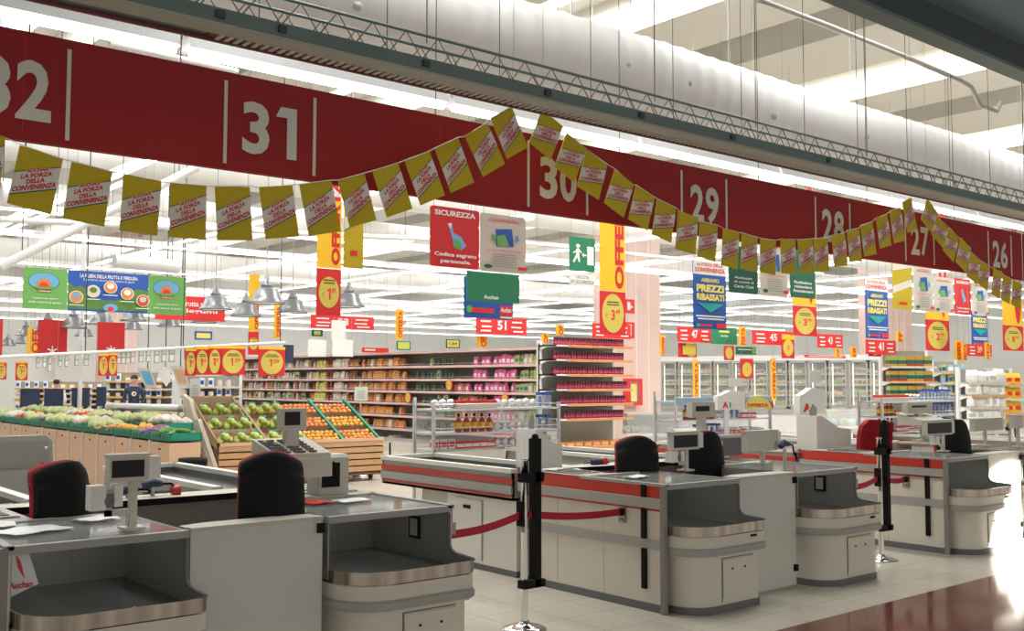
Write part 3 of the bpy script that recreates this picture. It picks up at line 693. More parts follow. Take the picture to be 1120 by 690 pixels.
# printers, hand scanners, small things
def boxthing(name, label, cat, u0, v0, u1, v1, y, d, mt, zb=None, extra=None):
    x0, x1, z0, z1 = S(u0, v0, u1, v1, y)
    if zb is not None: z0 = zb
    t = thing(name, label, cat, ((x0 + x1) / 2, y, z0)); w = (x1 - x0) / 2; h = z1 - z0
    c = MB(); c.prism([(-.0, 0), (d, 0), (d, h), (.02, h), (0, h - .02)], -w, w, 'x', mt); c.obj('case', t)
    if extra: extra(t, w, h, d)
    return t
def ex_printer(t, w, h, d):
    c = MB(); c.box(-w + .015, -.008, h * .2, w * .35, 0, h * .8, 'black'); c.obj('paper_slot', t)
    c = MB(); c.tube([(-w * .6, -.02, h * .9), (-w * .2, -.04, h * .8), (0, -.03, h * .4)], .008, 'black', 6); c.obj('cable', t)
boxthing('receipt_printer', 'pale receipt printer right of the grey keyboard till', 'printer', 350, 498, 381, 541, 5.72, .16, 'posbeige', .885, ex_printer)
boxthing('receipt_printer', 'dark receipt printer right of the middle black chair', 'printer', 790, 477, 812, 518, 6.3, .15, 'keys', .885)
def scanner(u, v, y, label):
    p = ony(u, v, y); t = thing('hand_scanner', label, 'scanner', (p.x, y, .885)); h = p.z - .885
    c = MB(); c.tube([(0, 0, 0), (0, 0, h * .7)], .015, 'posbeige', 6); c.obj('stand', t)
    c = MB(); c.tube([(-.06, 0, h * .8), (0, 0, h), (.06, 0, h * .9)], [.025, .03, .018], 'navy', 8); c.tube([(.06, 0, h * .9), (.12, 0, h * .85), (.14, 0, h * .4)], .008, 'black', 5); c.obj('scanner_head', t)
    return t
scanner(140, 535, 6.38, 'hand scanner on a stand beside the leftmost display pole')
scanner(167, 528, 6.38, 'dark hand scanner on a stand left of the till belt')
scanner(858, 484, 5.45, 'dark blue hand scanner right of the blank panel')
scanner(1104, 464, 5.3, 'hand scanner near the far right edge')
scanner(653, 505, 6.38, 'hand scanner with red button left of the red-edged chair')
for u, v, y, lb in ((196, 540, 6.38, 'red button head lying on the left belt desk'), (117, 546, 6.38, 'red button head next to the leftmost card reader'), (662, 506, 6.38, 'red button head left of the red-edged chair')):
    p = ony(u, v, y); c = MB(); c.tube([(p.x - .05, y, .905), (p.x, y, .91)], [.03, .035], 'redband', 8); c.tube([(p.x - .22, y + .03, .90), (p.x - .05, y, .905)], .010, 'keys', 6); tag(c.obj('bar_wand'), lb, 'wand')
# glare bags and papers on the glass tops
def paper(x, y, rz, w, d, z, label, mt='signwhite', cat='paper', name='leaflet'):
    c = MB(); nx = 4; vs = []; fs = []
    for j in range(nx + 1):
        for i in range(nx + 1): vs.append((-w / 2 + w * i / nx, -d / 2 + d * j / nx, random.uniform(0, .010) + .004))
    n = len(vs); vs += [(a, b, 0) for a, b, _ in vs]
    for j in range(nx):
        for i in range(nx):
            q = j * (nx + 1) + i; fs += [(q, q + 1, q + nx + 2, q + nx + 1), (n + q + 1, n + q, n + q + nx + 1, n + q + nx + 2)]
    c.add(vs, fs, mt)
    return tag(c.obj(name, None, (x, y, z), rz), label, cat)
paper(1.42, 5.25, .3, .30, .22, .886, 'crumpled white bag on the leftmost glass counter', 'bagwhite', 'bag', 'plastic_bag')
paper(1.30, 5.55, -.2, .24, .20, .886, 'folded white paper on the back of the leftmost counter')
paper(1.78, 5.45, .2, .20, .14, .886, 'small crumpled bag beside the chair on the leftmost counter', 'bagwhite', 'bag', 'plastic_bag')
paper(3.02, 5.40, .2, .16, .16, .886, 'flat red leaflet on the left tray counter top', 'brightred')
paper(3.22, 5.35, .1, .20, .14, .886, 'crumpled clear bag beside the red leaflet', 'bagwhite', 'bag', 'plastic_bag')
paper(5.66, 5.35, .2, .22, .12, .886, 'white leaflet on the corner of the striped counter')
paper(5.60, 6.1, .2, .22, .26, .886, 'white price card lying left of the red-edged chair')
paper(1.72, 4.78, .4, .09, .03, .549, 'small white label lying in the leftmost tray')
# printed carrier bag hanging at the left
c = MB(); x0, x1, z0, z1 = S(11, 603, 38, 652, 5.0)
c.prism([(z1, x0), (z1, x1 - .03), (z0 + .05, x1 + .02), (z0, x0)][::-1], 5.02, 5.04, 'y', 'bagwhite'); c.text('Auchan', (x0 + x1) / 2, z0 + .055, .10, .03, 5.017, 'brightred'); c.face([(x0 + .03, z1 - .02), (x0 + .05, z1 - .05), (x0 + .07, z1 - .13), (x0 + .04, z1 - .08)], 5.017, 'brightred')
tag(c.obj('carrier_bag'), 'white carrier bag with red print hanging inside the leftmost counter', 'bag')

# acrylic guards and white slanted boxes at the far ends of striped counters
def guard(x, y, label):
    c = MB(); c.wallstrip([(x + .008, y - .35)] + arc(x + .23, y - .25 + .0, .22, 180, 95, 8), .885, 1.22, -.006, 'acryl'); tag(c.obj('acrylic_guard'), label, 'guard')
guard(XB[0], CY + 1.70, 'clear curved acrylic guard on the end of the near striped counter')
def slantbox(u0, u1, v0, vm, v1, y, d, label):
    a, b, z0, z1 = S(u0, v0, u1, v1, y); zm = ony(u0, vm, y).z; z0 = .885
    t = thing('bag_holder', label, 'holder', ((a + b) / 2, y, z0)); w = (b - a) / 2
    c = MB(); c.prism([(0, -w), (0, w), (zm - z0, w), (zm - z0 + .02, w * .3), (z1 - z0, -w * .7), (z1 - z0, -w)], 0, d, 'y', 'poswhite'); c.obj('case', t)
    c = MB(); c.prism([(z1 - z0 - .04, -w * .85), (z1 - z0 + .06, -w * .95), (z1 - z0 + .13, -w * .75), (z1 - z0 + .08, -w * .5), (z1 - z0 - .04, -w * .55)], d * .4, d * .45, 'y', 'greyplastic'); c.obj('hanging_hook', t)
    return t
slantbox(586, 615, 470, 488, 516, 6.35, .25, 'white slanted box behind the near tape post')
slantbox(893, 931, 455, 471, 492, 6.4, .25, 'white slanted box on the far striped counter')
# bag rolls (white, with logo) standing behind
def bagblock(u0, v0, u1, v1, w_, label):
    a = atw(u0, v1, w_); b = atw(u1, v0, w_); wd = (atw(u1, v1, w_) - a).length
    t = thing('bag_dispenser', label, 'dispenser', tuple(a), -YAW); h = b.z - a.z
    c = MB(); c.prism([(0, 0), (0, wd), (h * .92, wd), (h, wd * .5), (h * .75, wd * .15), (h * .7, 0)], 0, .25, 'y', 'bagwhite'); c.obj('bag_stack', t)
    c = MB(); c.box(wd * .3, .08, -a.z, wd * .3 + .05, .13, 0, 'alu'); c.box(wd * .1, .0, -a.z, wd * .7, .2, -a.z + .02, 'alu'); c.obj('stand', t)
    c = MB(); c.text('A', wd * .28, h * .25, h * .30, h * .34, -.004, 'brightred', .06); c.text('i', wd * .46, h * .25, h * .08, h * .28, -.004, 'signgreen', .04); c.obj('printed_logo', t)
    c = MB(); c.tube([(wd * .7, .12, h * .6), (wd * .7, .12, h * 1.2)], .012, 'poswhite', 6); c.box(wd * .5, .10, h * 1.2, wd * .95, .12, h * 1.65, 'signwhite'); c.box(wd * .53, .095, h * 1.25, wd * .92, .10, h * 1.6, 'bagwhite'); c.obj('notice_card', t)
    return t
bagblock(785, 427, 815, 448, 11.5, 'white bag stack with red letter beside the oval offer sign')
bagblock(875, 424, 903, 453, 11.3, 'white bag stack with red letter above the far white slanted box')
c = MB(); p = atw(830, 447, 11.6)
def oval(cx, cz, rx, rz, n=24): return [(cx + rx * cos(2 * pi * i / n), cz + rz * sin(2 * pi * i / n)) for i in range(n)]
def offer_oval(u, v, w_, rx, label):
    p = atw(u, v, w_); t = thing('offer_sign', label, 'sign', tuple(p), -YAW)
    c = MB(); c.prism([(z, x) for x, z in [(-rx * 1.08, 0), (-rx, .12 * rx), (-rx * .9, rx * .55), (rx * .8, rx * .62), (rx * 1.15, rx * .4), (rx * 1.08, 0)]], 0, .01, 'y', 'brightred')
    c.face([(x, z) for x, z in oval(0, 0, rx, rx * .9) if z >= -.001], -.002, 'paleyellow'); c.text('OFFERTA', 0, rx * .26, rx * 1.5, rx * .24, -.004, 'brightred', .05); c.obj('sign_plate', t)
offer_oval(829, 447, 11.6, .155, 'yellow half-oval offer sign with red word beside the white bags')

# ------------------------------------------------------------------ goods prototypes
def proto(name, mb, cat): o = mb.obj(name); o['category'] = cat; return o
def inst(o, loc, label, group, rz=0, s=1.0, first={}):
    if o.name not in first: first[o.name] = 1; q = o
    else: q = o.copy(); COL.objects.link(q)
    q.location = loc; q.rotation_euler = (0, 0, rz); q.scale = (s, s, s) if not isinstance(s, tuple) else s; q['label'] = label; q['group'] = group; return q
def jar(mt, cap, r=.045, h=.13): return MB().lathe([(r * .9, 0), (r, .01), (r, h * .78), (r * .75, h * .86)], (0, 0, 0), mt, 8).lathe([(r * .8, h * .86), (r * .8, h)], (0, 0, 0), cap, 8)
def bottle(mt, cap, r=.04, h=.26): return MB().lathe([(r, 0), (r, h * .6), (r * .4, h * .8), (r * .4, h * .92)], (0, 0, 0), mt, 8).lathe([(r * .45, h * .92), (r * .45, h)], (0, 0, 0), cap, 8)
def bag(mt, lab, w=.13, d=.07, h=.19):
    c = MB(); vs = []
    for z, a, b in ((0, .8, .9), (h * .12, 1, 1), (h * .6, 1, .95), (h * .9, .95, .35), (h, 1, .08)):
        vs += [(-w / 2 * a, -d / 2 * b, z), (w / 2 * a, -d / 2 * b, z), (w / 2 * a, d / 2 * b, z), (-w / 2 * a, d / 2 * b, z)]
    fs = [(3, 2, 1, 0), (16, 17, 18, 19)]
    for i in range(4):
        for k in range(4): fs.append((i * 4 + k, i * 4 + (k + 1) % 4, (i + 1) * 4 + (k + 1) % 4, (i + 1) * 4 + k))
    c.add(vs, fs, mt); c.box(-w * .3, -d * .53, h * .25, w * .3, -d * .48, h * .6, lab); c.box(-w * .52, -d * .3, h * .25, -w * .505, d * .3, h * .6, lab); return c
def carton(mt, lab, w=.12, d=.12, h=.12): return MB().box(-w / 2, -d / 2, 0, w / 2, d / 2, h, mt).box(-w * .4, -d / 2 - .002, h * .2, w * .4, -d / 2, h * .7, lab).box(-w / 2 - .002, -d * .4, h * .2, -w / 2, d * .4, h * .7, lab)
def canpack(mt, lab):
    c = MB()
    for x in (-.035, .035): c.lathe([(.030, 0), (.033, .006), (.033, .085), (.028, .092)], (x, 0, 0), mt, 8).lathe([(.034, .03), (.034, .06)], (x, 0, 0), lab, 8, caps=False)
    for x in (-.035, .035): c.lathe([(.030, .094), (.033, .10), (.033, .15), (.028, .157)], (x, 0, 0), 'candark', 8)
    return c

# ------------------------------------------------------------------ long shelf of groceries
SX, SY0, SY1 = 13.2, 14.85, 29.5
levels = [.50, .80, 1.09, 1.36, 1.63, 1.92]
t = thing('grocery_shelf', 'long pale gondola shelf with six loaded levels behind the fruit stand', 'shelf', (SX, SY0, 0))
L = SY1 - SY0
c = MB(); c.box(.50, 0, 0, .54, L, 2.25, 'shelfback'); c.obj('back_panel', t)
c = MB(); c.box(0, -.04, 0, .54, 0, 2.27, 'whitemetal'); c.box(0, L, 0, .54, L + .04, 2.27, 'whitemetal'); c.obj('end_panel', t)
for z in levels:
    c = MB(); c.box(.02, 0, z - .03, .50, L, z, 'shelfmetal'); c.box(0, 0, z - .045, .02, L, z + .005, 'shelfedge'); c.tube([(.0, 0, z + .045), (.0, L, z + .045)], .004, 'alu', 4); c.obj('shelf_board', t)
c = MB(); c.box(0, 0, 2.20, .54, L, 2.25, 'shelfedge'); c.obj('top_cap', t)
c = MB(); c.box(-.15, 0, .0, .50, L, .22, 'shelfmetal'); c.box(-.15, 0, .22, -.13, L, .30, 'alu')
y = .8
while y < L: c.box(-.15, y, .22, .45, y + .01, .34, 'acryl'); y += 1.1
c.obj('base_bin', t)
P = {'tall': proto('oil_bottle', bottle('limebag', 'signgreen', .045, .24), 'bottle'), 'greenbag': proto('snack_bag', bag('paleleaf', 'signgreen'), 'bag'), 'pink': proto('sweet_bag', bag('pink', 'signwhite'), 'bag'),
     'dark': proto('pickle_jar', jar('darkjar', 'darkgreen', .045, .15), 'jar'), 'orange': proto('crisp_bag', bag('orange', 'tagorange'), 'bag'), 'brown': proto('biscuit_bag', bag('brown', 'orange'), 'bag'),
     'red': proto('sauce_bottle', bottle('jarred', 'brightred', .04, .21), 'bottle'), 'clear': proto('rice_pack', bag('clear', 'signwhite'), 'pack'), 'yellow': proto('pasta_bag', bag('paleyellow', 'limebag'), 'bag'), 'clearb': proto('syrup_bottle', bottle('clear', 'jarred', .04, .20), 'bottle')}
nm = {'tall': 'yellow-green bottle', 'greenbag': 'green and yellow bag', 'pink': 'pink sweet bag', 'dark': 'dark green jar', 'orange': 'orange snack bag', 'brown': 'brown snack bag', 'red': 'dark red sauce bottle', 'clear': 'pale clear pack', 'yellow': 'yellow pasta bag', 'clearb': 'pale bottle with red cap'}
rown = ['lowest', 'second lowest', 'third lowest', 'third highest', 'second highest', 'topmost']
def zone(d, li):
    r = random.random()
    if d < .5: return 'tall'
    if d < 1.0: return 'greenbag' if r < .8 else 'clear'
    if d < 2.4: return ('pink' if r < .7 else ('clear' if r < .85 else None)) if (li > 2 or d < 2.0) else 'brown'
    if d < 3.0: return None if li > 3 else ('brown' if r < .6 else 'pink')
    if d < 4.3: return 'dark' if r < .75 else (None if r < .9 else 'greenbag')
    if d < 4.9: return None if r < .7 else 'dark'
    if d < 7.0: return 'orange' if r < .55 else ('brown' if r < .8 else ('clear' if r < .93 else None))
    if d < 7.5: return 'brown' if r < .7 else 'red'
    if d < 8.1: return 'clear' if r < .7 else 'clearb'
    if d < 8.5: return 'red'
    if d < 9.0: return 'yellow'
    return random.choice(['clearb', 'red', 'clear', 'clear', 'brown', None, 'greenbag', 'clearb'])
for li, z in enumerate(levels):
    d = .12
    while d < 14.2:
        k = zone(d, li)
        if k and random.random() < .96:
            inst(P[k], (SX + .10 + random.uniform(0, .03), SY0 + d, z + .001), '%s on the %s board of the long shelf' % (nm[k], rown[li]), '%ss on the %s board of the long shelf' % (nm[k], rown[li]), random.uniform(-.4, .4) - pi / 2, random.uniform(.88, 1.12))
        d += .135 if d < 8 else .18
# shelf talkers
def round_tag(x, y, z, r, label, face='x'):
    t = thing('price_disc', label, 'sign', (x, y, z), -pi / 2 if face == 'x' else 0)
    c = MB(); c.prism([(zz, xx) for xx, zz in oval(0, 0, r * 1.15, r * 1.15, 8)], 0, .01, 'y', 'brightred'); c.face(oval(0, 0, r * .8, r, 16)[::1], -.002, 'priceyellow'); c.text('3', 0, 0, r * .3, r * .6, -.004, 'brightred', .04); c.obj('disc', t)
for (u, v, lb) in ((446, 435, 'round price tag on the long shelf, leftmost of three'), (491, 421, 'round price tag on the long shelf, highest of three'), (552, 437, 'round price tag on the long shelf, nearest its right end')):
    p = onx(u, v, SX - .06); round_tag(p.x, p.y, p.z, .11, lb)
# perpendicular frozen/impulse lines behind shelf (far walls of goods)
# ------------------------------------------------------------------ red can end display
EX0, EX1, EY = 12.95, 14.95, 14.25
t = thing('end_display', 'white end display of red can packs next to the pink pillar', 'shelf', (EX0, EY, 0))
W_ = EX1 - EX0; ez = [.88, 1.16, 1.44, 1.72, 2.0, 2.27]
c = MB(); c.box(0, .48, 0, W_, .52, 2.3, 'shelfback'); c.box(-.0, .0, 0, .04, .0 + .5, .30, 'whitemetal'); c.obj('back_panel', t)
c = MB(); c.box(0, .46, 0, .05, .56, 2.36, 'whitemetal'); c.obj('upright', t); c = MB(); c.box(W_ - .05, .46, 0, W_, .56, 2.3, 'whitemetal'); c.obj('upright', t)
for z in ez + [.35]:
    c = MB(); c.box(.0, .02, z - .03, W_, .48, z, 'whitemetal'); c.prism([(.48, z - .10), (.48, z), (.02, z), (.02, z - .03), (.30, z - .04)], 0, .02, 'x', 'whitemetal')
    c.box(.30, -.0, z - .045, W_ + .06, .02, z + .005, 'tagorange')
    k = .34
    while k < W_: c.box(k, -.003, z - .038, k + .05, 0, z - .004, 'peach'); k += .075
    c.obj('shelf_board', t)
c = MB(); c.box(.0, -.15, 0, W_, .48, .30, 'shelfmetal'); c.prism([(-.12, .30), (.3, .30), (.3, .70), (.02, .70)], .02, .04, 'x', 'acryl'); c.obj('base_bin', t)
cp = proto('can_pack', canpack('canred', 'canpink'), 'cans')
for li, z in enumerate(ez):
    x = .10 if li > 2 else .10 + .09 * (3 - li)
    while x < W_ - .05:
        inst(cp, (EX0 + x, EY + .12, z + .002), 'red can pack on the %s board of the end display' % rown[li], 'red can packs on the %s board of the end display' % rown[li], random.uniform(-.1, .1), .95); x += .145
crp = proto('biscuit_tray', carton('orange', 'tagorange', .20, .2, .08), 'tray')
for k in range(8): inst(crp, (EX0 + .22 + k * .23, EY + .2, .352), 'orange pack on the bottom board of the red can display', 'orange packs on the bottom board of the end display')
# ------------------------------------------------------------------ fruit stand
t = thing('fruit_stand', 'slatted wooden fruit stand with sloping trays and green dividers', 'stand', (6.35, 14.2, 0))
W_ = 2.78
c = MB(); c.box(0, 0, .14, W_, .03, .66, 'darkwood')
for k in range(5): z = .16 + k * .10; c.box(-.01, -.02, z, W_ + .0, 0, z + .08, 'wood')
c.obj('slatted_front', t)
c = MB(); c.prism([(0, .60), (1.15, 1.20), (1.15, .1), (0, .1)][::-1], .03, W_ - .03, 'x', 'darkwood'); c.obj('core', t)
c = MB(); c.box(0, -.03, .64, W_, .0, .685, 'woodpale'); c.obj('front_lip', t)
for k, x in enumerate((.78, 1.42, 2.06, 2.72)):
    c = MB(); c.prism([(-.02, .66), (.03, .62), (1.17, 1.22), (1.15, 1.29)][::-1], x - .02, x + .02, 'x', 'crategreen' if k else 'cardboard')
    for q in range(8): c.box(x - .028, .05 + q * .14, .66 + q * .075, x - .02, .09 + q * .14, .70 + q * .075, 'darkgreen')
    c.obj('divider', t)
for q in range(3):
    yy = .02 + q * .38; zz = .60 + q * .2
    c = MB(); c.box(.03, yy, zz, W_ - .03, yy + .37, zz + .04, 'darkwood'); c.box(.78, yy - .015, zz - .02, W_ - .05, yy, zz + .06, 'darkwood'); c.box(.03, yy - .015, zz - .02, .76, yy, zz + .07, 'cardboard'); c.obj('step', t)
c = MB(); c.prism([(-.05, .20), (.06, .10), (1.25, 1.10), (1.30, 1.38), (1.02, 1.30), (.80, 1.0), (.7, 1.02)][::-1], -.04, .02, 'x', 'boardpale'); c.obj('side_board', t)
c = MB(); c.box(-.05, -.02, 0, .0, .04, .2, 'woodpale'); c.box(-.05, .0, .12, .0, 1.2, .17, 'woodpale'); c.tube([(-.03, .1, .15), (-.03, .5, .62)], .02, 'woodpale', 5); c.box(-.05, 1.15, 0, 0, 1.2, 1.2, 'woodpale'); c.obj('side_frame', t)
c = MB(); c.box(W_ - .05, .3, 0, W_, .36, .5, 'black'); c.lathe([(.10, 0), (.10, .015), (.02, .03), (.015, .6)], (W_ + .1, -.05, 0), 'black', 10); c.obj('right_legs', t)
FXo = Vector((6.35, 14.2, 0))
fruitp = proto('peach', MB().ball((0, 0, .037), .038, 'peach'), 'fruit'); orp = proto('nectarine', MB().ball((0, 0, .037), .038, 'orangefruit'), 'fruit')
cn = ['left', 'right']
for ci, (xa, xb) in enumerate(((1.46, 2.02), (2.10, 2.68))):
    for q in range(3):
        yy = .04 + q * .38; zz = .64 + q * .2
        for r in range(3):
            for k in range(7):
                x = xa + .05 + k * (xb - xa - .09) / 6 + (r % 2) * .02; y = yy + .04 + r * .10; z = zz + r * .045
                pr = fruitp if (q + ci) % 2 or q == 2 else orp
                if random.random() < .2: pr = orp if pr is fruitp else fruitp
                inst(pr, (FXo.x + x + random.uniform(-.01, .01), FXo.y + y, z + random.uniform(0, .012)), 'orange-red %s in the %s fruit column, %s tray' % ('peach' if pr is fruitp else 'nectarine', cn[ci], ('bottom', 'middle', 'top')[q]), 'stone fruit in the %s column, %s tray' % (cn[ci], ('bottom', 'middle', 'top')[q]))
for q in (2,):
    for k in range(6): inst(orp, (FXo.x + .86 + k * .09, FXo.y + .9, 1.06), 'orange on the top tray behind the till monitor', 'oranges on the top tray behind the till monitor')
def applebag():
    t = thing('apple_bag', 'green apple bag', 'bag of apples')
    c = MB(); rr = random.Random(3)
    for k in range(11): a = k * 2.4; c.ball((.09 * cos(a) * (k % 3 + 1) / 3, .06 * sin(a) * (k % 3 + 1) / 3, .05 + .035 * (k % 4)), .05, 'apple', 7, 4)
    c.obj('apples', t)
    c = MB(); c.ball((0, -.02, .19), (.08, .05, .022), 'crategreen', 8, 4); c.ball((0, -.045, .16), (.045, .03, .03), 'signwhite', 8, 4); c.obj('bag_label', t); return t
ab = applebag(); fst = True
for q in range(3):
    for k, x in enumerate((.14, .40, .62, .92, 1.14, 1.33)):
        yy = .20 + q * .38; zz = .645 + q * .2; lc = Vector((FXo.x + x, FXo.y + yy - .04, zz))
        lb = 'bag of green apples in the %s tray, %s' % (('bottom', 'middle', 'top')[q], ('at the far left', 'second from the left', 'third from the left', 'fourth from the left', 'second from the till monitor', 'beside the till monitor')[k])
        if fst: ab.location = lc; ab['label'] = lb; ab['group'] = 'green apple bags on the fruit stand'; fst = False
        else: dup(ab, lc, lb, 'green apple bags on the fruit stand', random.uniform(-.4, .4))
# cardboard boxes at the stand's left end
for q, (u0, v0, u1, v1, yy) in enumerate(((222, 438, 264, 466, 14.85), (230, 465, 278, 490, 14.35))):
    x0, x1, z0, z1 = S(u0, v0, u1, v1, yy); x0 = 6.37; x1 = 7.05
    c = MB(); c.box(x0, yy - .05, z0 - .02, x1, yy - .03, z0 + .10, 'cardboard'); c.prism([(yy - .05, z0 - .02), (yy + .45, z0 + .18), (yy + .45, z1 + .05), (yy - .05, z0 + .10)], x0, x0 + .02, 'x', 'cardboard'); c.prism([(yy - .05, z0 - .02), (yy + .45, z0 + .18), (yy + .45, z1 + .05), (yy - .05, z0 + .10)], x1 - .02, x1, 'x', 'cardboard'); c.box(x0, yy + .43, z0 + .15, x1, yy + .45, z1 + .05, 'cardboard')
    tag(c.obj('cardboard_tray'), ('open cardboard tray on the upper left of the fruit stand', 'open cardboard tray on the lower left of the fruit stand')[q], 'box')

# ------------------------------------------------------------------ produce island along the left
IX, IY0 = 5.20, 13.15
boxp = None
def crate_box():
    t = thing('wooden_crate', 'x', 'crate'); c = MB(); c.box(0, 0, .02, .42, .66, .78, 'woodpale'); c.obj('crate_body', t)
    c = MB(); c.box(-.006, .31, .68, 0, .36, .705, 'black'); c.obj('hand_hole', t)
    c = MB(); c.box(-.012, .66, .0, .42, .70, .80, 'alu'); c.obj('corner_strip', t); return t
cb = crate_box()
for k in range(17):
    lc = (IX, IY0 + .70 * k, 0); lb = 'pale wooden produce crate, %s from the near end of the row' % ('nearest', 'second', 'third', 'fourth', 'fifth', 'sixth', 'seventh', 'eighth', 'ninth', 'tenth', 'eleventh', 'twelfth', 'thirteenth', 'fourteenth', 'fifteenth', 'sixteenth', 'seventeenth')[k]
    if k == 0: cb.location = lc; cb['label'] = lb; cb['group'] = 'wooden crates of the produce island'
    else: dup(cb, lc, lb, 'wooden crates of the produce island')
def tray_proto():
    t = thing('produce_tray', 'x', 'crate'); c = MB()
    for (x0, y0, x1, y1) in ((0, 0, .44, .02), (0, .66, .44, .68), (0, 0, .02, .68), (.42, 0, .44, .68)): c.box(x0, y0, 0, x1, y1, .11, 'crategreen')
    c.box(0, 0, 0, .44, .68, .012, 'darkgreen'); c.obj('tray_shell', t)
    c = MB()
    c.box(-.005, .06, .025, 0, .62, .032, 'darkgreen')
    for k in range(5): c.box(-.006, .06 + k * .12, .03, 0, .13 + k * .12, .08, 'darkgreen')
    c.obj('side_slots', t); return t
tp = tray_proto(); veg = {}
for n, mt, cat, r in (('tomato', 'redfruit', 'tomato', .05), ('lemon', 'paleyellow', 'lemon', .045), ('orange', 'orangefruit', 'orange', .05), ('lettuce', 'paleleaf', 'lettuce', .085), ('cucumber', 'leaf', 'cucumber', .05), ('aubergine', 'purple', 'aubergine', .055), ('cauliflower', 'signbeige', 'cauliflower', .08), ('carrot', 'orange', 'carrot', .04)):
    c = MB()
    if n in ('cucumber', 'carrot', 'aubergine'): c.tube([(-.11, 0, r * .7), (0, .01, r * .8), (.11, 0, r * .7)], [r * .4, r * .75, r * .35], mt, 7)
    elif n in ('lettuce', 'cauliflower'):
        for k in range(7): a = 2 * pi * k / 7; c.ball((.04 * cos(a), .04 * sin(a), r * .7 + .01 * (k % 2)), (r * .7, r * .7, r * .6), mt, 6, 4)
        c.ball((0, 0, r * .95), r * .7, mt, 6, 4)
    else: c.ball((0, 0, r), r, mt, 8, 5); c.tube([(0, 0, 2 * r), (0, 0, 2 * r + .01)], .006, 'leaf', 4)
    veg[n] = proto(n, c, cat)
first = True
ordn = ('nearest', 'second', 'third', 'fourth', 'fifth', 'sixth', 'seventh', 'eighth', 'ninth', 'tenth', 'eleventh', 'twelfth', 'thirteenth', 'fourteenth', 'fifteenth', 'sixteenth', 'seventeenth')
kinds = ['cucumber', 'aubergine', 'orange', 'carrot', 'lettuce', 'cauliflower', 'lettuce', 'lettuce', 'aubergine', 'lettuce', 'tomato', 'cauliflower', 'lettuce', 'lettuce', 'carrot', 'lettuce', 'cucumber']
for k in range(16):
    for rrow in range(2):
        if rrow and (k > 13 or k < 2): continue
        lc = (IX + .0 + rrow * .46, IY0 + .01 + .70 * k, .80 if not rrow else .87); lb = 'green plastic produce tray, %s of the %s row' % (ordn[k], ('front', 'back')[rrow])
        if first: tp.location = lc; tp['label'] = lb; tp['group'] = 'green trays of the produce island'; first = False
        else: dup(tp, lc, lb, 'green trays of the produce island')
        kd = kinds[(k + rrow * 3) % len(kinds)]; nn = 9 if k < 8 else 6
        for q in range(nn):
            vx, vy = .08 + (q % 3) * .14, .12 + (q // 3) * .22
            inst(veg[kd], (lc[0] + vx + random.uniform(-.03, .03), lc[1] + vy + random.uniform(-.03, .03), lc[2] + .03 + random.uniform(0, .06)), '%s in the %s tray of the %s produce row' % (kd, ordn[k], ('front', 'back')[rrow]), '%ss in the %s tray of the %s row' % (kd, ordn[k], ('front', 'back')[rrow]), random.uniform(0, 3), 1.15)
c = MB(); c.box(IX + .44, IY0 + 1.4, 0, IX + .92, IY0 + 9.9, .868, 'darkwood'); tag(c.obj('island_plinth'), 'dark plinth carrying the back row of produce trays', 'plinth')
# yellow stacked boxes beside trays, waste bin
x0, x1, z0, z1 = S(197, 497, 217, 520, 12.2)
t = thing('waste_bin', 'pale waste bin with dark bag in front of the wooden crates', 'bin', ((x0 + x1) / 2, 12.1, 0)); MB().lathe([(.13, 0), (.15, .02), (.16, .62)], (0, 0, 0), 'posbeige', 14).obj('bin_body', t); MB().lathe([(.165, .55), (.175, .62), (.17, .66), (.12, .64), (.05, .5)], (0, 0, 0), 'black', 12).obj('bin_liner', t)

# ------------------------------------------------------------------ freezers
fa = atw(722, 440, 35); fb = atw(974, 443, 31.5); fa.z = fb.z = 0
FDIR = (fb - fa); FL_ = FDIR.length; FD = FDIR.normalized(); fang = math.atan2(FD.y, FD.x); ND = 12; dw = FL_ / ND
def freezer_proto():
    t = thing('freezer_cabinet', 'x', 'freezer'); w = dw * 2
    c = MB(); c.box(0, .72, .0, w, .76, 2.35, 'shelfback'); c.box(0, 0, 2.25, w, .76, 2.42, 'whitemetal'); c.box(0, 0, 0, w, .76, .72, 'whitemetal'); c.box(-.02, 0, .7, .02, .76, 2.25, 'frame'); c.box(0, -.03, .55, w, 0, .70, 'frame'); c.obj('cabinet_shell', t)
    for i in range(2):
        x = dw * i
        c = MB(); c.box(x + .03, -.03, .72, x + .08, .02, 2.25, 'frame'); c.box(x + dw - .08, -.03, .72, x + dw - .03, .02, 2.25, 'frame'); c.box(x + .03, -.03, 2.18, x + dw - .03, .02, 2.25, 'frame'); c.box(x + .03, -.03, .72, x + dw - .03, .02, .80, 'frame'); d = c.obj('door', t)
        c = MB(); c.box(x + .08, -.01, .80, x + dw - .08, .0, 2.18, 'freezerglass'); c.obj('pane', d)
        c = MB(); c.tube([(x + .14, .06, .85), (x + .14, .06, 2.15)], .018, 'fridgelight', 6); c.obj('light_tube', t)
    for z in (.80, 1.14, 1.48, 1.82): c = MB(); c.box(.05, .15, z - .02, w - .05, .7, z, 'whitemetal'); c.obj('shelf_board', t)
    return t
fp = freezer_proto(); fr = fang
fg = [proto('frozen_pack', carton(a, b, .17, .12, .20), 'frozen food') for a, b in (('ochre', 'clear'), ('paleleaf', 'olive'), ('clear', 'brown'), ('signbeige', 'ochre'), ('leaf', 'clear'))]
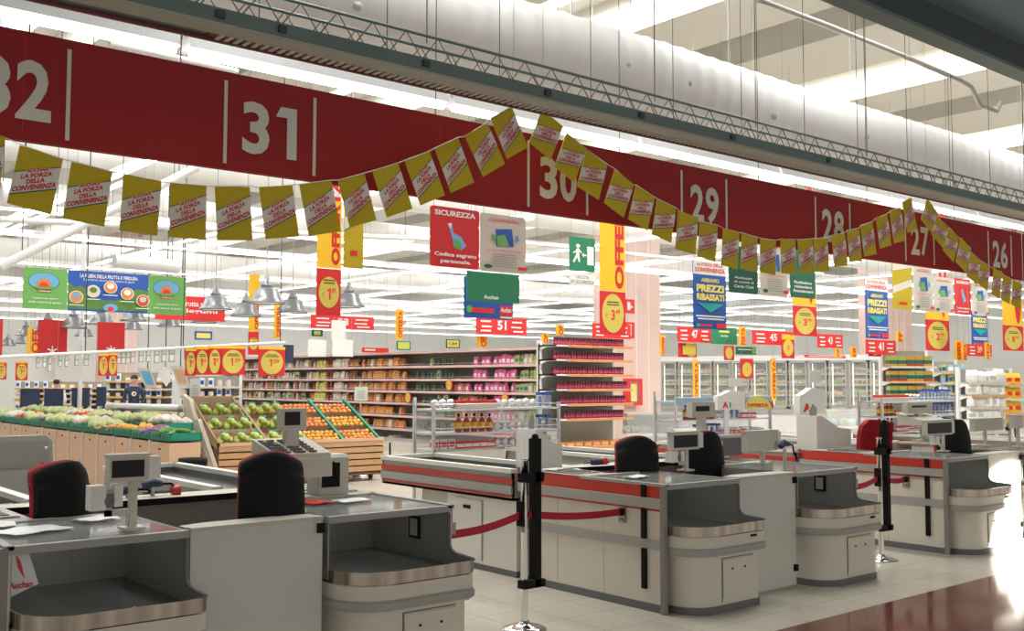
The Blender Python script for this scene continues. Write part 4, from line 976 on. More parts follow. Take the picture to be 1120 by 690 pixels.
for k in range(ND // 2):
    lc = fa + FD * (dw * 2 * k); lb = 'upright glass door freezer, %s from the pink pillar' % ordn[k].replace('nearest', 'first')
    if k == 0: fp.location = lc; fp.rotation_euler = (0, 0, fr); fp['label'] = lb; fp['group'] = 'glass door freezers in the row'
    else: dup(fp, lc, lb, 'glass door freezers in the row', fr)
    nrm = Vector((-FD.y, FD.x, 0))
    for li, z in enumerate((.80, 1.14, 1.48, 1.82)):
        for q in range(7):
            p = lc + FD * (.15 + q * (dw * 2 - .28) / 6) + nrm * .26
            inst(fg[(k * 2 + li + q // 3) % 5], (p.x, p.y, z), 'frozen pack on the %s shelf of the %s freezer' % (('lowest', 'second', 'third', 'top')[li], ordn[k].replace('nearest', 'first')), 'frozen packs on the %s shelf of the %s freezer' % (('lowest', 'second', 'third', 'top')[li], ordn[k].replace('nearest', 'first')), fr, (1, 1, random.uniform(.7, 1.25)))
# chest freezers in front of the freezer row
for k, (u0, v0, u1, v1, w_, lb) in enumerate(((686, 452, 752, 474, 21, 'glass-lidded chest freezer at the foot of the pink pillar'), (905, 448, 975, 466, 22, 'open chest freezer in front of the glass door row'))):
    a = atw(u0, v1, w_); b = atw(u1, v1, w_); w = (b - a).length; h = atw(u0, v0, w_).z
    t = thing('chest_freezer', lb, 'freezer', (a.x, a.y, 0), -YAW)
    c = MB(); c.box(0, 0, 0, w, .9, a.z, 'whitemetal'); c.box(0, -.01, a.z - .12, w, 0, a.z - .05, 'alu'); c.obj('cabinet', t)
    c = MB(); c.box(0, 0, a.z, w, .01, h, 'acryl'); c.box(0, .01, h - .02, w, .9, h, 'alu' if k == 0 else 'acryl'); c.box(0, .88, a.z, w, .9, h, 'shelfmetal'); c.box(0, 0, h - .03, w, .03, h, 'whitemetal'); c.obj('glass_front', t)
    c = MB()
    for q in range(14): c.ball((w * (q + .5) / 14, .4 + .2 * (q % 2), a.z + .05), (.12, .12, .10), random.choice(['clear', 'paleleaf', 'signwhite', 'lightblue']), 6, 4)
    o = c.obj('frozen_goods', t); o['kind'] = 'stuff'
# ------------------------------------------------------------------ right hand displays
def gondola(u0, v0, u1, v1, w_, n, label, prot, gn, sp, d=.5, skip_low=0, zoff=0):
    a = atw(u0, v1, w_); b = atw(u1, v1, w_); w = (b - a).length; top = atw(u0, v0, w_).z; rz = -YAW + R(8); D = Vector((cos(rz), sin(rz), 0)); Nn = Vector((-D.y, D.x, 0))
    t = thing('shop_shelf', label, 'shelf', (a.x, a.y, 0), rz)
    c = MB(); c.box(0, d, 0, w, d + .04, top + .02, 'shelfback'); c.obj('back_panel', t)
    c = MB(); c.box(-.03, d - .05, 0, .03, d + .05, top + .05, 'whitemetal'); c.obj('upright', t); c = MB(); c.box(w - .03, d - .05, 0, w + .03, d + .05, top + .05, 'whitemetal'); c.obj('upright', t)
    c = MB(); c.box(0, 0, 0, w, d, .15, 'shelfmetal'); c.obj('base', t)
    step = (top - .55) / n
    for i in range(n):
        z = .55 + step * i + zoff
        c = MB(); c.box(0, .02, z - .03, w, d, z, 'whitemetal'); c.box(0, 0, z - .045, w, .02, z + .005, 'tagorange' if i % 2 else 'shelfmetal'); c.prism([(d, z - .12), (d, z), (.02, z), (.02, z - .03)], 0, .015, 'x', 'whitemetal'); c.obj('shelf_board', t)
        if i < skip_low: continue
        x = .08; k = 0
        while x < w - .04:
            pr = prot[(i + int(x / w * 3)) % len(prot)] if len(prot) > 1 else prot[0]
            p = Vector((a.x, a.y, 0)) + D * x + Nn * .12
            inst(pr, (p.x, p.y, z + .002 + (random.uniform(0, .0) if gn[0] != 'w' else 0)), '%s on level %s of the %s' % (gn, ('one', 'two', 'three', 'four', 'five', 'six')[i], gname_), '%ss on level %s of the %s' % (gn, ('one', 'two', 'three', 'four', 'five', 'six')[i], gname_), rz + (random.uniform(-.7, .7) if gn.startswith('white p') else 0), random.uniform(.9, 1.15) if gn.startswith('white p') else 1); x += sp * (.75 if gn.startswith('white p') else 1)
coffee = proto('coffee_carton', MB().box(-.10, -.1, 0, .10, .1, .06, 'ochre').box(-.10, -.1, .06, .10, .1, .14, 'darkgreen').box(-.10, -.1, .14, .10, .1, .24, 'olive'), 'carton')
coffee2 = proto('coffee_box', MB().box(-.10, -.1, 0, .10, .1, .07, 'jarred').box(-.10, -.1, .07, .10, .1, .15, 'darkgreen').box(-.10, -.1, .15, .10, .1, .24, 'ochre'), 'carton')
gname_ = 'coffee display right of the freezers'
gondola(976, 384, 1030, 462, 24, 5, 'white shelf of green and orange coffee cartons right of the freezers', [coffee, coffee2], 'green and orange carton', .215, skip_low=2)
jr = proto('coffee_jar', jar('candark', 'tagorange', .055, .2), 'jar')
a = atw(1000, 440, 23.6)
for k in range(14):
    p = atw(995 + k * 4.1, 446, 23.3); inst(jr, (p.x, p.y, 1.02), 'dark coffee jar standing below the coffee cartons', 'dark coffee jars below the cartons')
bluep = [proto('tea_box', carton('lightblue', 'signwhite', .16, .14, .2), 'carton'), proto('cocoa_tin', jar('lightblue', 'paleyellow', .06, .2), 'tin'), proto('sugar_pack', carton('limebag', 'signblue', .13, .12, .19), 'carton')]
gname_ = 'blue shelf beside the coffee display'
gondola(1032, 396, 1060, 452, 25.5, 6, 'shelf of blue and yellow packs beside the coffee display', bluep, 'blue or yellow pack', .17)
tissue = [proto('tissue_pack', bag('bagwhite', 'signwhite', .22, .16, .26), 'pack'), proto('napkin_pack', bag('signwhite', 'notice', .24, .16, .22), 'pack')]
gname_ = 'white pack display at the right'
gondola(1064, 405, 1108, 470, 21.5, 5, 'shelf piled with white paper packs at the right', tissue, 'white paper pack', .20)
orb = [proto('orange_bag', bag('ofyellow', 'brightred', .2, .14, .26), 'bag')]
gname_ = 'orange bag display at the right edge'
gondola(1094, 405, 1122, 440, 24, 4, 'shelf of orange bags at the right edge', orb, 'orange bag', .2)

# ------------------------------------------------------------------ impulse racks near the tills
caps = {'redcap': proto('gum_box', MB().box(-.06, -.05, 0, .06, .05, .055, 'clear').box(-.062, -.052, .055, .062, .052, .085, 'brightred'), 'box'), 'bluecap': proto('razor_pack', MB().box(-.035, -.03, 0, .035, .03, .13, 'acryl').box(-.015, -.01, .01, .015, .01, .12, 'signblue').box(-.037, -.032, .13, .037, .032, .16, 'signblue'), 'pack'),
        'orangeb': proto('juice_bottle', MB().lathe([(.036, 0), (.036, .07), (.036, .11), (.014, .15)], (0, 0, 0), 'jarred', 8).lathe([(.037, .045), (.037, .10)], (0, 0, 0), 'ofyellow', 8, caps=False).lathe([(.014, .16), (.014, .19)], (0, 0, 0), 'black', 8), 'bottle'),
        'snackr': proto('chocolate_box', carton('brightred', 'signwhite', .12, .08, .07), 'box'), 'snackw': proto('battery_pack', carton('signwhite', 'brightred', .08, .05, .10), 'pack'), 'silver': proto('foil_pack', MB().ball((0, 0, .05), (.06, .04, .05), 'alu', 6, 4), 'pack')}
cn_ = {'redcap': 'red-lidded gum box', 'bluecap': 'blue-topped razor pack', 'orangeb': 'orange bottle with black cap', 'snackr': 'red chocolate box', 'snackw': 'white battery pack', 'silver': 'silver foil pack'}
def rack(x0, y0, x1, label, rows, where, topmt='alu'):
    w = x1 - x0; t = thing('impulse_rack', label, 'rack', (x0, y0, 0))
    for x in (0, w):
        c = MB(); c.box(x - .015, 0, 0, x + .015, .03, rows[-1][0] + .06, 'alu'); c.obj('upright', t); c = MB(); c.box(x - .015, .35, 0, x + .015, .38, rows[-1][0] + .12, 'alu'); c.obj('upright', t)
    for z, seq in rows:
        c = MB(); c.box(0, 0, z - .02, w, .38, z, topmt if z == rows[-1][0] else 'alu'); c.tube([(0, 0, z + .05), (w, 0, z + .05)], .005, 'alu', 4); c.obj('shelf_board', t)
        x = .07; i = 0
        while x < w - .04:
            k = seq[int((x / w) * len(seq)) % len(seq)]
            if k: inst(caps[k], (x0 + x, y0 + .10, z + .002), '%s on the %s' % (cn_[k], where), '%ss on the %s' % (cn_[k], where), 0, random.uniform(.95, 1.05))
            x += .105
    c = MB(); c.box(.02, .36, .2, w - .02, .37, rows[-1][0], 'acryl'); c.obj('back_panel', t)
rack(6.25, 8.75, 8.0, 'clear impulse rack with orange bottles behind the near striped belt', [(.62, ['snackr', 'snackw', 'snackr', 'snackw']), (.88, ['snackw', 'snackr', 'snackr', 'silver', 'snackw', 'snackw']), (1.05, [None, 'orangeb', 'orangeb', 'silver', 'silver', 'bluecap']), (1.30, ['silver', 'redcap', 'redcap', 'silver', 'silver', 'bluecap'])], 'rack behind the near striped belt')
rack(9.95, 8.7, 11.9, 'light blue topped impulse rack behind the wide blank panel', [(.62, ['snackr', 'snackw', 'bluecap']), (.88, ['snackw', 'bluecap', 'snackw', 'silver']), (1.10, [None, 'orangeb', 'orangeb', 'silver', 'bluecap', 'snackr', None]), (1.34, [None])], 'rack with the light blue top', 'lightblue')
rack(12.9, 7.6, 14.9, 'impulse rack with red lidded boxes behind the red chair', [(.70, ['snackr', 'snackw', 'snackr']), (.90, ['orangeb', 'snackr', 'snackw', 'silver', 'bluecap']), (1.12, ['orangeb', 'snackr', 'silver', 'bluecap', 'bluecap']), (1.32, ['redcap', 'redcap', 'silver', 'bluecap', 'bluecap'])], 'rack behind the red chair')
c = MB(); c.box(9.95, 8.69, 1.30, 11.9, 8.70, 1.38, 'lightblue'); tag(c.obj('shelf_strip'), 'pale blue price strip along the impulse rack top', 'strip')

# ------------------------------------------------------------------ pendant lamps
def lamp():
    t = thing('pendant_lamp', 'x', 'lamp'); c = MB(); c.lathe([(.25, 0), (.262, .01), (.25, .02), (.20, .08), (.155, .20), (.08, .225), (.075, .23)], (0, 0, 0), 'lampalu', 24, caps=False); c.lathe([(.24, .012), (.19, .08), (.15, .19)], (0, 0, 0), 'whitemetal', 24, caps=False); c.obj('lamp_shade', t)
    c = MB(); c.lathe([(.075, .225), (.08, .25), (.08, .27), (.06, .28), (.03, .38), (.01, .40)], (0, 0, 0), 'lampalu', 16); c.obj('lamp_cap', t)
    c = MB(); c.ball((0, 0, .13), (.05, .05, .08), 'rail', 8, 5); c.obj('bulb', t)
    c = MB(); c.tube([(0, 0, .39), (0, 0, 5.0)], .006, 'wire', 4); c.obj('cord', t); return t
lp = lamp(); first = True
LM = [(8.7, 378, 17), (28, 367, 21), (25.5, 376, 18), (52, 363, 29), (38, 373, 15), (80, 359, 29), (92, 368, 20), (110, 355, 29), (119.5, 365, 26), (146, 351, 29), (146, 360.6, 20), (185, 357, 26), (223, 353, 28), (235.7, 339, 36), (269, 346, 34), (291.6, 332, 40), (320, 342, 34), (381.5, 336, 36)]
for i, (u, v, w) in enumerate(LM):
    d = 1130 * .52 / w; lc = atw(u, v, d); lb = 'round spun-aluminium pendant lamp, %s counted from the left' % (ordn + ('eighteenth',))[i].replace('nearest', 'first')
    if first: lp.location = lc; lp['label'] = lb; lp['group'] = 'aluminium pendant lamps over the produce'; first = False
    else: dup(lp, lc, lb, 'aluminium pendant lamps over the produce')
    # cord reaches roof: adjust shared cord length
for o in bpy.data.objects:
    if o.name.startswith('cord') and o.parent and o.parent.name.startswith('pendant_lamp'):
        o.scale.z = (8.0 - o.parent.location.z) / 5.0

# ------------------------------------------------------------------ hanging signs
def sign(name, label, u0, v0, u1, v1, y, base, items=(), cat='sign', th=.012, rounded=0, wires=True, group=None, back=None, extra_mats=None, w_=None):
    if y >= 18 and y != 19.985: w_ = 24 if y > 20 else y
    if w_: y = atw((u0 + u1) / 2, v0, w_).y
    a = ony(u0, v0, y); b = ony(u1, v1, y)
    # vertical size measured at the sign's middle column
    um = (u0 + u1) / 2; zt = ony(u0, v0, y).z; W_ = b.x - a.x; zb = ony(u1, v1, y).z; H_ = zt - zb
    t = thing(name, label, cat, ((a.x + b.x) / 2, y, zb), 0, group)
    c = MB(); w = W_ / 2
    if rounded:
        r = rounded * W_; pts = [(x, z) for x, z in arc(w - r, r, r, -90, 0, 4) + arc(w - r, H_ - r, r, 0, 90, 4) + arc(-w + r, H_ - r, r, 90, 180, 4) + arc(-w + r, r, r, 180, 270, 4)]
    else: pts = [(-w, 0), (w, 0), (w, H_), (-w, H_)]
    c.prism([(z, x) for x, z in pts][::-1], 0, th, 'y', base)
    k = 1
    for it in items:
        yy = -.0022 * k; k += 1
        X = lambda q: -w + q * W_
        Z = lambda q: H_ - q * H_
        if it[0] == 'r': c.face([(X(it[1]), Z(it[4])), (X(it[3]), Z(it[4])), (X(it[3]), Z(it[2])), (X(it[1]), Z(it[2]))], yy, it[5])
        elif it[0] == 'e': c.face(oval(X(it[1]), Z(it[2]), it[3] * W_, it[4] * H_), yy, it[5])
        elif it[0] == 't': c.text(it[5], X(it[1]), Z(it[2]), it[3] * W_, it[4] * H_, yy, it[6], it[7] if len(it) > 7 else .02)
        elif it[0] == 'v': # vertical lettering, reads upwards
            c.text(it[5], X(it[1]), Z(it[2]), it[4] * H_, it[3] * W_, yy, it[6], .04, rot=pi / 2)
        elif it[0] == 'p': c.face([(X(p[0]), Z(p[1])) for p in it[1]], yy, it[2])
    c.obj('sign_panel', t)
    if wires:
        c = MB()
        for x in ((-w * .85, w * .85) if W_ > .35 else (0,)): c.tube([(x, th / 2, H_), (x, th / 2, (4.52 if abs(y - 8) < .5 else 8.0) - zb)], .003, 'wire', 4)
        c.obj('hanging_wire', t)
    return t
def T(cx, cy, w, h, s, m, b=.02): return ('t', cx, cy, w, h, s, m, b)
LINES = lambda y0, n, dy, m: [('r', .25 - .02 * (i % 3), y0 + dy * i, .75 + .02 * (i % 2), y0 + dy * i + dy * .38, m) for i in range(n)]
sign('security_sign', 'red safety sign with white words below lane number 30', 471, 224, 524, 295, 8.0, 'signred', [T(.5, .10, .84, .09, 'SICUREZZA', 'signwhite', .04), ('p', [(.35, .30), (.42, .26), (.46, .42), (.62, .48), (.72, .62), (.62, .70), (.46, .66), (.44, .52)], 'skyblue'), ('p', [(.47, .52), (.60, .55), (.62, .69), (.46, .66)], 'limegreen'), ('p', [(.33, .28), (.42, .26), (.40, .36)], 'signwhite'), T(.5, .80, .86, .085, 'Codice segreto', 'signwhite', .03), T(.5, .91, .62, .085, 'personale.', 'signwhite', .03)], rounded=.05)
CARD = [T(.5, .07, .55, .03, 'La carta della', 'brightred', .0), T(.5, .11, .7, .035, 'CONVENIENZA', 'brightred', .02), ('p', [(.32, .26), (.68, .23), (.72, .54), (.34, .56)], 'signblue'), ('p', [(.34, .38), (.52, .34), (.62, .54), (.36, .55)], 'limegreen'), ('p', [(.24, .34), (.30, .38), (.32, .48), (.22, .46)], 'limegreen'), ('p', [(.74, .36), (.80, .32), (.84, .42), (.76, .46)], 'skyblue'),
        T(.5, .62, .78, .045, '"La Carta della convenienza"', 'brightred', .0)] + LINES(.69, 6, .042, 'greyplastic') + [('e', .13, .92, .09, .035, 'darkgreen'), ('r', .78, .89, .98, .95, 'brightred')]
sign('card_sign', 'beige loyalty card sign beside the red safety sign', 525.5, 232, 575, 300, 8.2, 'signbeige', CARD, rounded=.05)
sign('store_sign', 'large green sign with white shop name below the beige card sign', 511, 296, 568, 332, 10.0, 'signgreen', [T(.45, .84, .28, .14, 'Auchan', 'signwhite', .03)])
sign('store_sign', 'blue sign with red and white strip behind the green sign', 508, 302, 561, 350, 10.5, 'signblue', [('r', .72, .66, .98, .92, 'brightred'), T(.85, .76, .22, .12, 'Auchan', 'signwhite', .03), ('r', .15, .74, .6, .86, 'brightred'), ('e', .09, .78, .06, .09, 'limegreen'), ('r', .72, .93, .98, .97, 'signwhite')])
sign('exit_sign', 'green emergency exit sign with running figure and arrow', 623, 258, 651, 298, 12.0, 'signgreen', [('r', .68, .25, .94, .80, 'signwhite'), ('e', .32, .26, .08, .055, 'signwhite'), ('p', [(.20, .42), (.30, .32), (.38, .36), (.36, .54), (.40, .72), (.34, .74), (.28, .60), (.16, .78), (.11, .72), (.24, .52), (.24, .44), (.14, .50), (.12, .46)], 'signwhite'), ('p', [(.36, .36), (.46, .44), (.44, .48), (.35, .42)], 'signwhite'), ('p', [(.46, .52), (.54, .44), (.54, .50), (.64, .50), (.64, .55), (.54, .55), (.54, .60)], 'signwhite')], rounded=.04)
sign('exit_text_sign', 'pale sign with exit wording under the running figure', 623, 298, 651, 313, 12.0, 'signwhite', [T(.5, .3, .5, .28, 'USCITA', 'txtblack', .0), T(.5, .72, .9, .28, 'DI SICUREZZA', 'txtblack', .0)], wires=False)
# yellow/red OFFERTA columns
def offerta(u0, u1, v0, vm, v1, y, price, label, letters='OFFERTA', flip=False):
    a = ony(u0, v0, y); b = ony(u1, vm, y); c0 = ony(u1, v1, y); W_ = b.x - a.x; w = W_ / 2; zb = c0.z; zm = b.z - zb; zt = a.z - zb
    t = thing('offer_banner', label, 'sign', ((a.x + b.x) / 2, y, zb))
    c = MB(); c.box(-w, 0, zm + .01, w, .012, zt, 'ofyellow')
    hh = W_ * 3.3; c.text(letters, w * .52, zm + .05 + hh / 2, hh, W_ * .36, -.003, 'signred', .05, rot=pi / 2); c.obj('yellow_banner', t)
    c = MB(); c.box(-w, -.002, 0, w, .014, zm, 'signred'); c.face(oval(0, zm * .5, w * .86, min(zm * .45, w * 1.15)), -.004, 'priceyellow')
    for i in range(2): c.face([(-w * .5, zm * (.74 - i * .06)), (w * .5, zm * (.74 - i * .06)), (w * .45, zm * (.77 - i * .06)), (-w * .45, zm * (.77 - i * .06))], -.006, 'pricedark')
    c.text(price[0], 0, zm * .46, w * .30, zm * .24, -.006, 'brightred', .03); c.text(price[1], w * .38, zm * .54, w * .34, zm * .11, -.006, 'brightred', .02); c.text('€', -w * .48, zm * .44, w * .2, zm * .10, -.006, 'brightred', .0); c.obj('price_panel', t)
    c = MB(); c.tube([(0, .006, zt), (0, .006, 8.0 - zb)], .004, 'wire', 4); c.obj('hanging_wire', t)
offerta(656, 684, 236, 320, 367, 12.5, ('3', '49'), 'tall yellow and red offer banner left of the pink pillar')
offerta(348, 373, 214, 295, 346, 11.0, ('1', '89'), 'tall yellow and red offer banner right of the pendant lamps')
offerta(867, 893, 305, 336, 368, 15.0, ('3', '99'), 'yellow and red offer banner below the dark green sign', 'O')
offerta(1012, 1038, 335, 351, 384, 16.0, ('2', '90'), 'yellow and red offer banner below the card signs', 'O')
offerta(1096, 1119, 325, 357, 384, 15.0, ('8', '90'), 'yellow and red offer banner at the right edge', 'OFF')
offerta(273, 283, 300, 363, 388, 20.0, ('1', '20'), 'narrow offer banner behind the largest pendant lamp')
# oblong yellow offer strips far away
for i, (u0, v0, u1, v1, y, s) in enumerate(((300, 333, 307, 370, 26, 'OFFERTA'), (433, 338, 441, 371, 24, 'OFFERTA'), (522, 367, 533, 380, 24, 'OF'), (592, 365, 600, 375, 26, 'OF'), (608, 355, 617, 367, 26, 'OF'), (722, 366, 727, 388, 26, 'OFFER'), (808, 357, 816, 378, 24, 'FERTA'), (758, 393, 764, 438, 24, 'OFFERTA'), (843, 392, 849, 438, 24, 'OFFERTA'), (913, 381, 919, 391, 26, 'OF'), (930, 379, 937, 391, 26, 'OF'), (980, 362, 988, 374, 24, 'FF'), (1044, 372, 1052, 394, 24, 'OFFER'), (1052, 375, 1058, 394, 24, 'FERTA'), (1077, 374, 1083, 393, 24, 'FERTA'), (30, 358, 44, 388, 24, 'OFF'))):
    sign('offer_strip', ('small yellow offer strip hanging far back, %s counted from the left' % ordn[i % 17]) if i < 15 else 'small yellow offer strip at the far left behind the lamps', u0, v0, u1, v1, y, 'ofyellow', [('v', .62, .5, .55, .9, s, 'signred')], group='far yellow offer strips')
# produce sign trio
GR = [('e', .46, .32, .36, .22, 'darkgreen'), ('e', .46, .315, .345, .205, 'skyblue'), ('p', [(.20, .46), (.34, .40), (.60, .40), (.74, .46), (.62, .50), (.46, .525), (.30, .50)], 'limegreen'), ('p', [(.46 + (.20 if i % 2 == 0 else .14) * cos(pi * i / 12), .44 - (.24 if i % 2 == 0 else .15) * sin(pi * i / 12)) for i in range(13)], 'orange'), ('p', [(.46 + .11 * cos(pi * i / 8), .45 - .11 * sin(pi * i / 8)) for i in range(9)], 'brightred'), ('r', .30, .54, .62, .58, 'brightred'), T(.46, .56, .26, .03, 'Vivi', 'signwhite'), T(.5, .74, .56, .06, 'Il percorso sicuro', 'signwhite', .01), T(.5, .84, .76, .06, 'dalla natura al gusto.', 'signwhite', .01)]
sign('produce_sign', 'lime green sign with rising sun left of the blue produce sign', 26, 292, 73, 339, 15.0, 'limegreen', GR)
sign('produce_sign', 'lime green sign with rising sun right of the blue produce sign', 163, 301, 203, 345, 15.0, 'limegreen', GR)
FR = [('p', [(0, .95), (0, .30), (.08, .42), (.16, .36), (.26, .55), (.4, .72), (.6, .70), (.74, .50), (.86, .38), (1, .42), (1, .95)], 'leaf'), T(.5, .12, .72, .09, 'LA FILIERA DELLA FRUTTA E VERDURA', 'signwhite', .02), T(.5, .22, .64, .07, 'Il percorso sicuro dalla natura al gusto', 'signwhite', .0)]
for cx, cy, m1, m2 in ((.10, .66, 'peach', 'skyblue'), (.30, .50, 'clear', 'leaf'), (.51, .38, 'peach', 'signwhite'), (.72, .52, 'orange', 'signwhite'), (.92, .68, 'redfruit', 'signbeige')): FR += [('e', cx, cy, .085, .155, 'signwhite'), ('e', cx, cy, .075, .14, m1), ('e', cx, cy - .03, .045, .07, m2), ('r', cx - .09, cy + .19, cx + .09, cy + .21, 'signwhite')]
FR += [('e', .51, .90, .09, .10, 'skyblue'), ('e', .51, .93, .04, .06, 'brightred')]
sign('produce_sign', 'wide blue fruit and vegetable picture sign above the lamps', 75, 295, 161.5, 343, 15.0, 'signblue', FR)
for i, (u0, v0, u1, v1, y) in enumerate(((42, 349, 73, 388, 20), (107, 352, 136, 386, 20), (-12, 348, 2, 392, 20))):
    sign('plain_red_sign', ('plain red hanging sign behind the left lamps', 'plain red hanging sign behind the middle lamps', 'plain red hanging sign cut by the left edge')[i], u0, v0, u1, v1, y, 'signred', [('p', [(.48, .75), (.52, .75), (.52, .86), (.66, .82), (.67, .86), (.54, .90), (.64, .98), (.60, 1.0), (.5, .93), (.4, 1.0), (.36, .98), (.46, .90), (.33, .86), (.34, .82), (.48, .86)], 'signwhite')])
sign('aisle_sign', 'red aisle sign with white words behind the right green sign', 170, 322, 246, 352, 19, 'brightred', [T(.62, .30, .45, .22, 'frutta secca', 'signwhite'), T(.66, .62, .45, .22, 'legumi', 'signwhite')])
def aisle(u0, v0, u1, v1, y, n, label, off=.5): sign('aisle_sign', label, u0, v0, u1, v1, y, 'brightred', [T(off, .45, .18, .55, n, 'signwhite', .03)] + [('r', a, b, a + .2, b + .1, 'signwhite') for a, b in ((.08, .2), (.1, .5), (.08, .75), (.7, .2), (.68, .5), (.72, .75))])
aisle(340, 344, 409, 361, 22, '53', 'red aisle sign 53 above the white blank boards'); aisle(521, 346, 576, 367, 24, '51', 'red aisle sign 51 below the blue shop sign'); aisle(648, 353, 690, 371, 20, '49', 'red aisle sign 49 under the tall offer banner', .7)
aisle(741, 357, 778, 375, 24, '47', 'red aisle sign 47 under the blue price sign'); aisle(823, 361, 868, 378, 24, '45', 'red aisle sign 45 left of the right offer banner'); aisle(894, 365, 922, 381, 24, '43', 'red aisle sign 43 right of an offer banner'); aisle(947, 371, 980, 388, 24, '41', 'red aisle sign 41 below the far blue sign'); aisle(1058, 376, 1085, 390, 24, '39', 'red aisle sign 39 near the right edge')
PR = [('r', 0, 0, 1, .20, 'signwhite'), T(.5, .05, .80, .05, 'LA FORZA DELLA', 'brightred', .03), T(.5, .13, .92, .065, 'CONVENIENZA', 'brightred', .03), T(.5, .28, .55, .06, 'INFERNO', 'paleyellow', .03), T(.5, .40, .84, .11, 'PREZZI', 'paleyellow', .06), T(.5, .53, .84, .10, 'RIBASSATI', 'paleyellow', .05), ('p', [(.1, .62), (.9, .62), (.5, .76)], 'teal'), ('r', .05, .80, .95, .82, 'signwhite'), ('r', .1, .84, .9, .86, 'signwhite'), ('r', .66, .91, .97, .98, 'brightred'), ('r', .17, .93, .55, .96, 'brightred'), ('e', .1, .945, .05, .025, 'limegreen')]
PR[3] = T(.5, .28, .55, .06, 'ABBIAMO', 'paleyellow', .03)
sign('price_cut_sign', 'tall blue and yellow price sign under the flags below number 29', 758, 284, 794.5, 361, 10.5, 'signblue', PR)
sign('price_cut_sign', 'tall blue and yellow price sign below number 28', 946, 304, 972, 371, 14, 'signblue', PR)
sign('price_cut_sign', 'tall blue and yellow price sign partly behind a beige card sign', 1062, 330, 1081, 379, 15, 'signblue', PR)
DG = [T(.5, .35, .6, .12, 'Raddoppia', 'signwhite'), T(.5, .55, .7, .12, 'gli sconti di', 'signwhite'), T(.5, .75, .68, .12, 'Carta Club', 'signwhite')]
sign('club_sign', 'dark green sign with white words hanging under the middle flags', 797, 268, 829, 322, 9.5, 'darkgreen', [(q[0], q[1], q[2] * .45 + .52, q[3], q[4] * .5) + q[5:] for q in DG], rounded=.05)
sign('club_sign', 'dark green sign with white words above the right offer banner', 864, 272, 892, 327, 11, 'darkgreen', [(q[0], q[1], q[2] * .45 + .52, q[3], q[4] * .5) + q[5:] for q in (T(.5, .35, .7, .12, 'Facilissimo', 'signwhite'), T(.5, .55, .7, .12, 'richiedere', 'signwhite'), T(.5, .75, .8, .12, 'finanziamenti', 'signwhite'))], rounded=.05)
sign('card_sign', 'beige loyalty card sign between the two dark green signs', 831, 262, 861.5, 325, 10, 'signbeige', CARD, rounded=.05)
sign('card_sign', 'large beige card sign right of the tall yellow flag', 999, 290, 1021, 341, 11, 'signbeige', CARD)
sign('card_sign', 'beige card sign with a green picture left of the small red sign', 1021, 302, 1043, 343, 12, 'signbeige', CARD, rounded=.05)
sign('card_sign', 'beige card sign overlapping the rightmost blue price sign', 1063, 308, 1081, 346, 13.5, 'signbeige', CARD, rounded=.05)
sign('security_sign', 'small red safety sign between two beige card signs', 1044, 304, 1062, 345, 12.8, 'signred', [T(.5, .10, .84, .07, 'SICUREZZA', 'signwhite', .04), ('p', [(.4, .3), (.5, .3), (.7, .6), (.55, .65), (.45, .5)], 'skyblue'), T(.5, .82, .86, .06, 'Codice segreto', 'signwhite', .03), T(.5, .91, .7, .06, 'personale.', 'signwhite', .03)])
YF = lambda: [('p', [(0, .50), (1, .30), (1, .46), (0, .66)], 'flagwhite'), ('p', [(0, -.0), (1, 0), (1, .04), (0, .16)], 'flagwhite')]
sign('yellow_banner', 'tall yellow banner with slanted white band below number 27', 976, 288, 998, 339, 11, 'yellow', YF() + [('r', .3, .84, .7, .9, 'brightred')])
sign('yellow_banner', 'yellow banner hanging right of the left offer banner', 377, 224, 397, 294, 10, 'yellow', [('p', [(0, .20), (1, .02), (1, .2), (0, .40)], 'flagwhite'), ('p', [(0, .40), (1, .2), (1, .215), (0, .42)], 'signgreen'), ('r', .3, .72, .68, .80, 'brightred')])
sign('fire_sign', 'red and white fire hose sign on the pink pillar, upper one', 684, 327, 694, 343, 19.985, 'brightred', [('p', [(.2, .2), (.55, .2), (.55, .75), (.2, .75)], 'signwhite'), ('p', [(.6, .4), (.85, .55), (.6, .62)], 'signwhite')], wires=False)
sign('fire_sign', 'red and white extinguisher sign on the pink pillar, lower one', 684, 352, 694, 370, 19.985, 'brightred', [('r', .35, .25, .65, .85, 'signwhite'), ('p', [(.4, .12), (.75, .18), (.6, .25), (.4, .25)], 'signwhite')], wires=False)
# hose cabinet on pillar
x0, x1, z0, z1 = S(684, 414, 700, 443, 19.9)
t = thing('hose_cabinet', 'red framed fire hose cabinet on the pink pillar', 'cabinet', ((x0 + x1) / 2, 19.8, z0)); c = MB(); w = (x1 - x0) / 2; h = z1 - z0
c.box(-w, 0, 0, w, .2, h, 'brightred'); c.obj('case', t); c = MB(); c.box(-w * .75, -.004, h * .1, w * .6, 0, h * .9, 'freezerglass'); c.box(-w * .6, -.002, h * .15, w * .2, -.001, h * .8, 'paleyellow'); c.obj('window_pane', t)
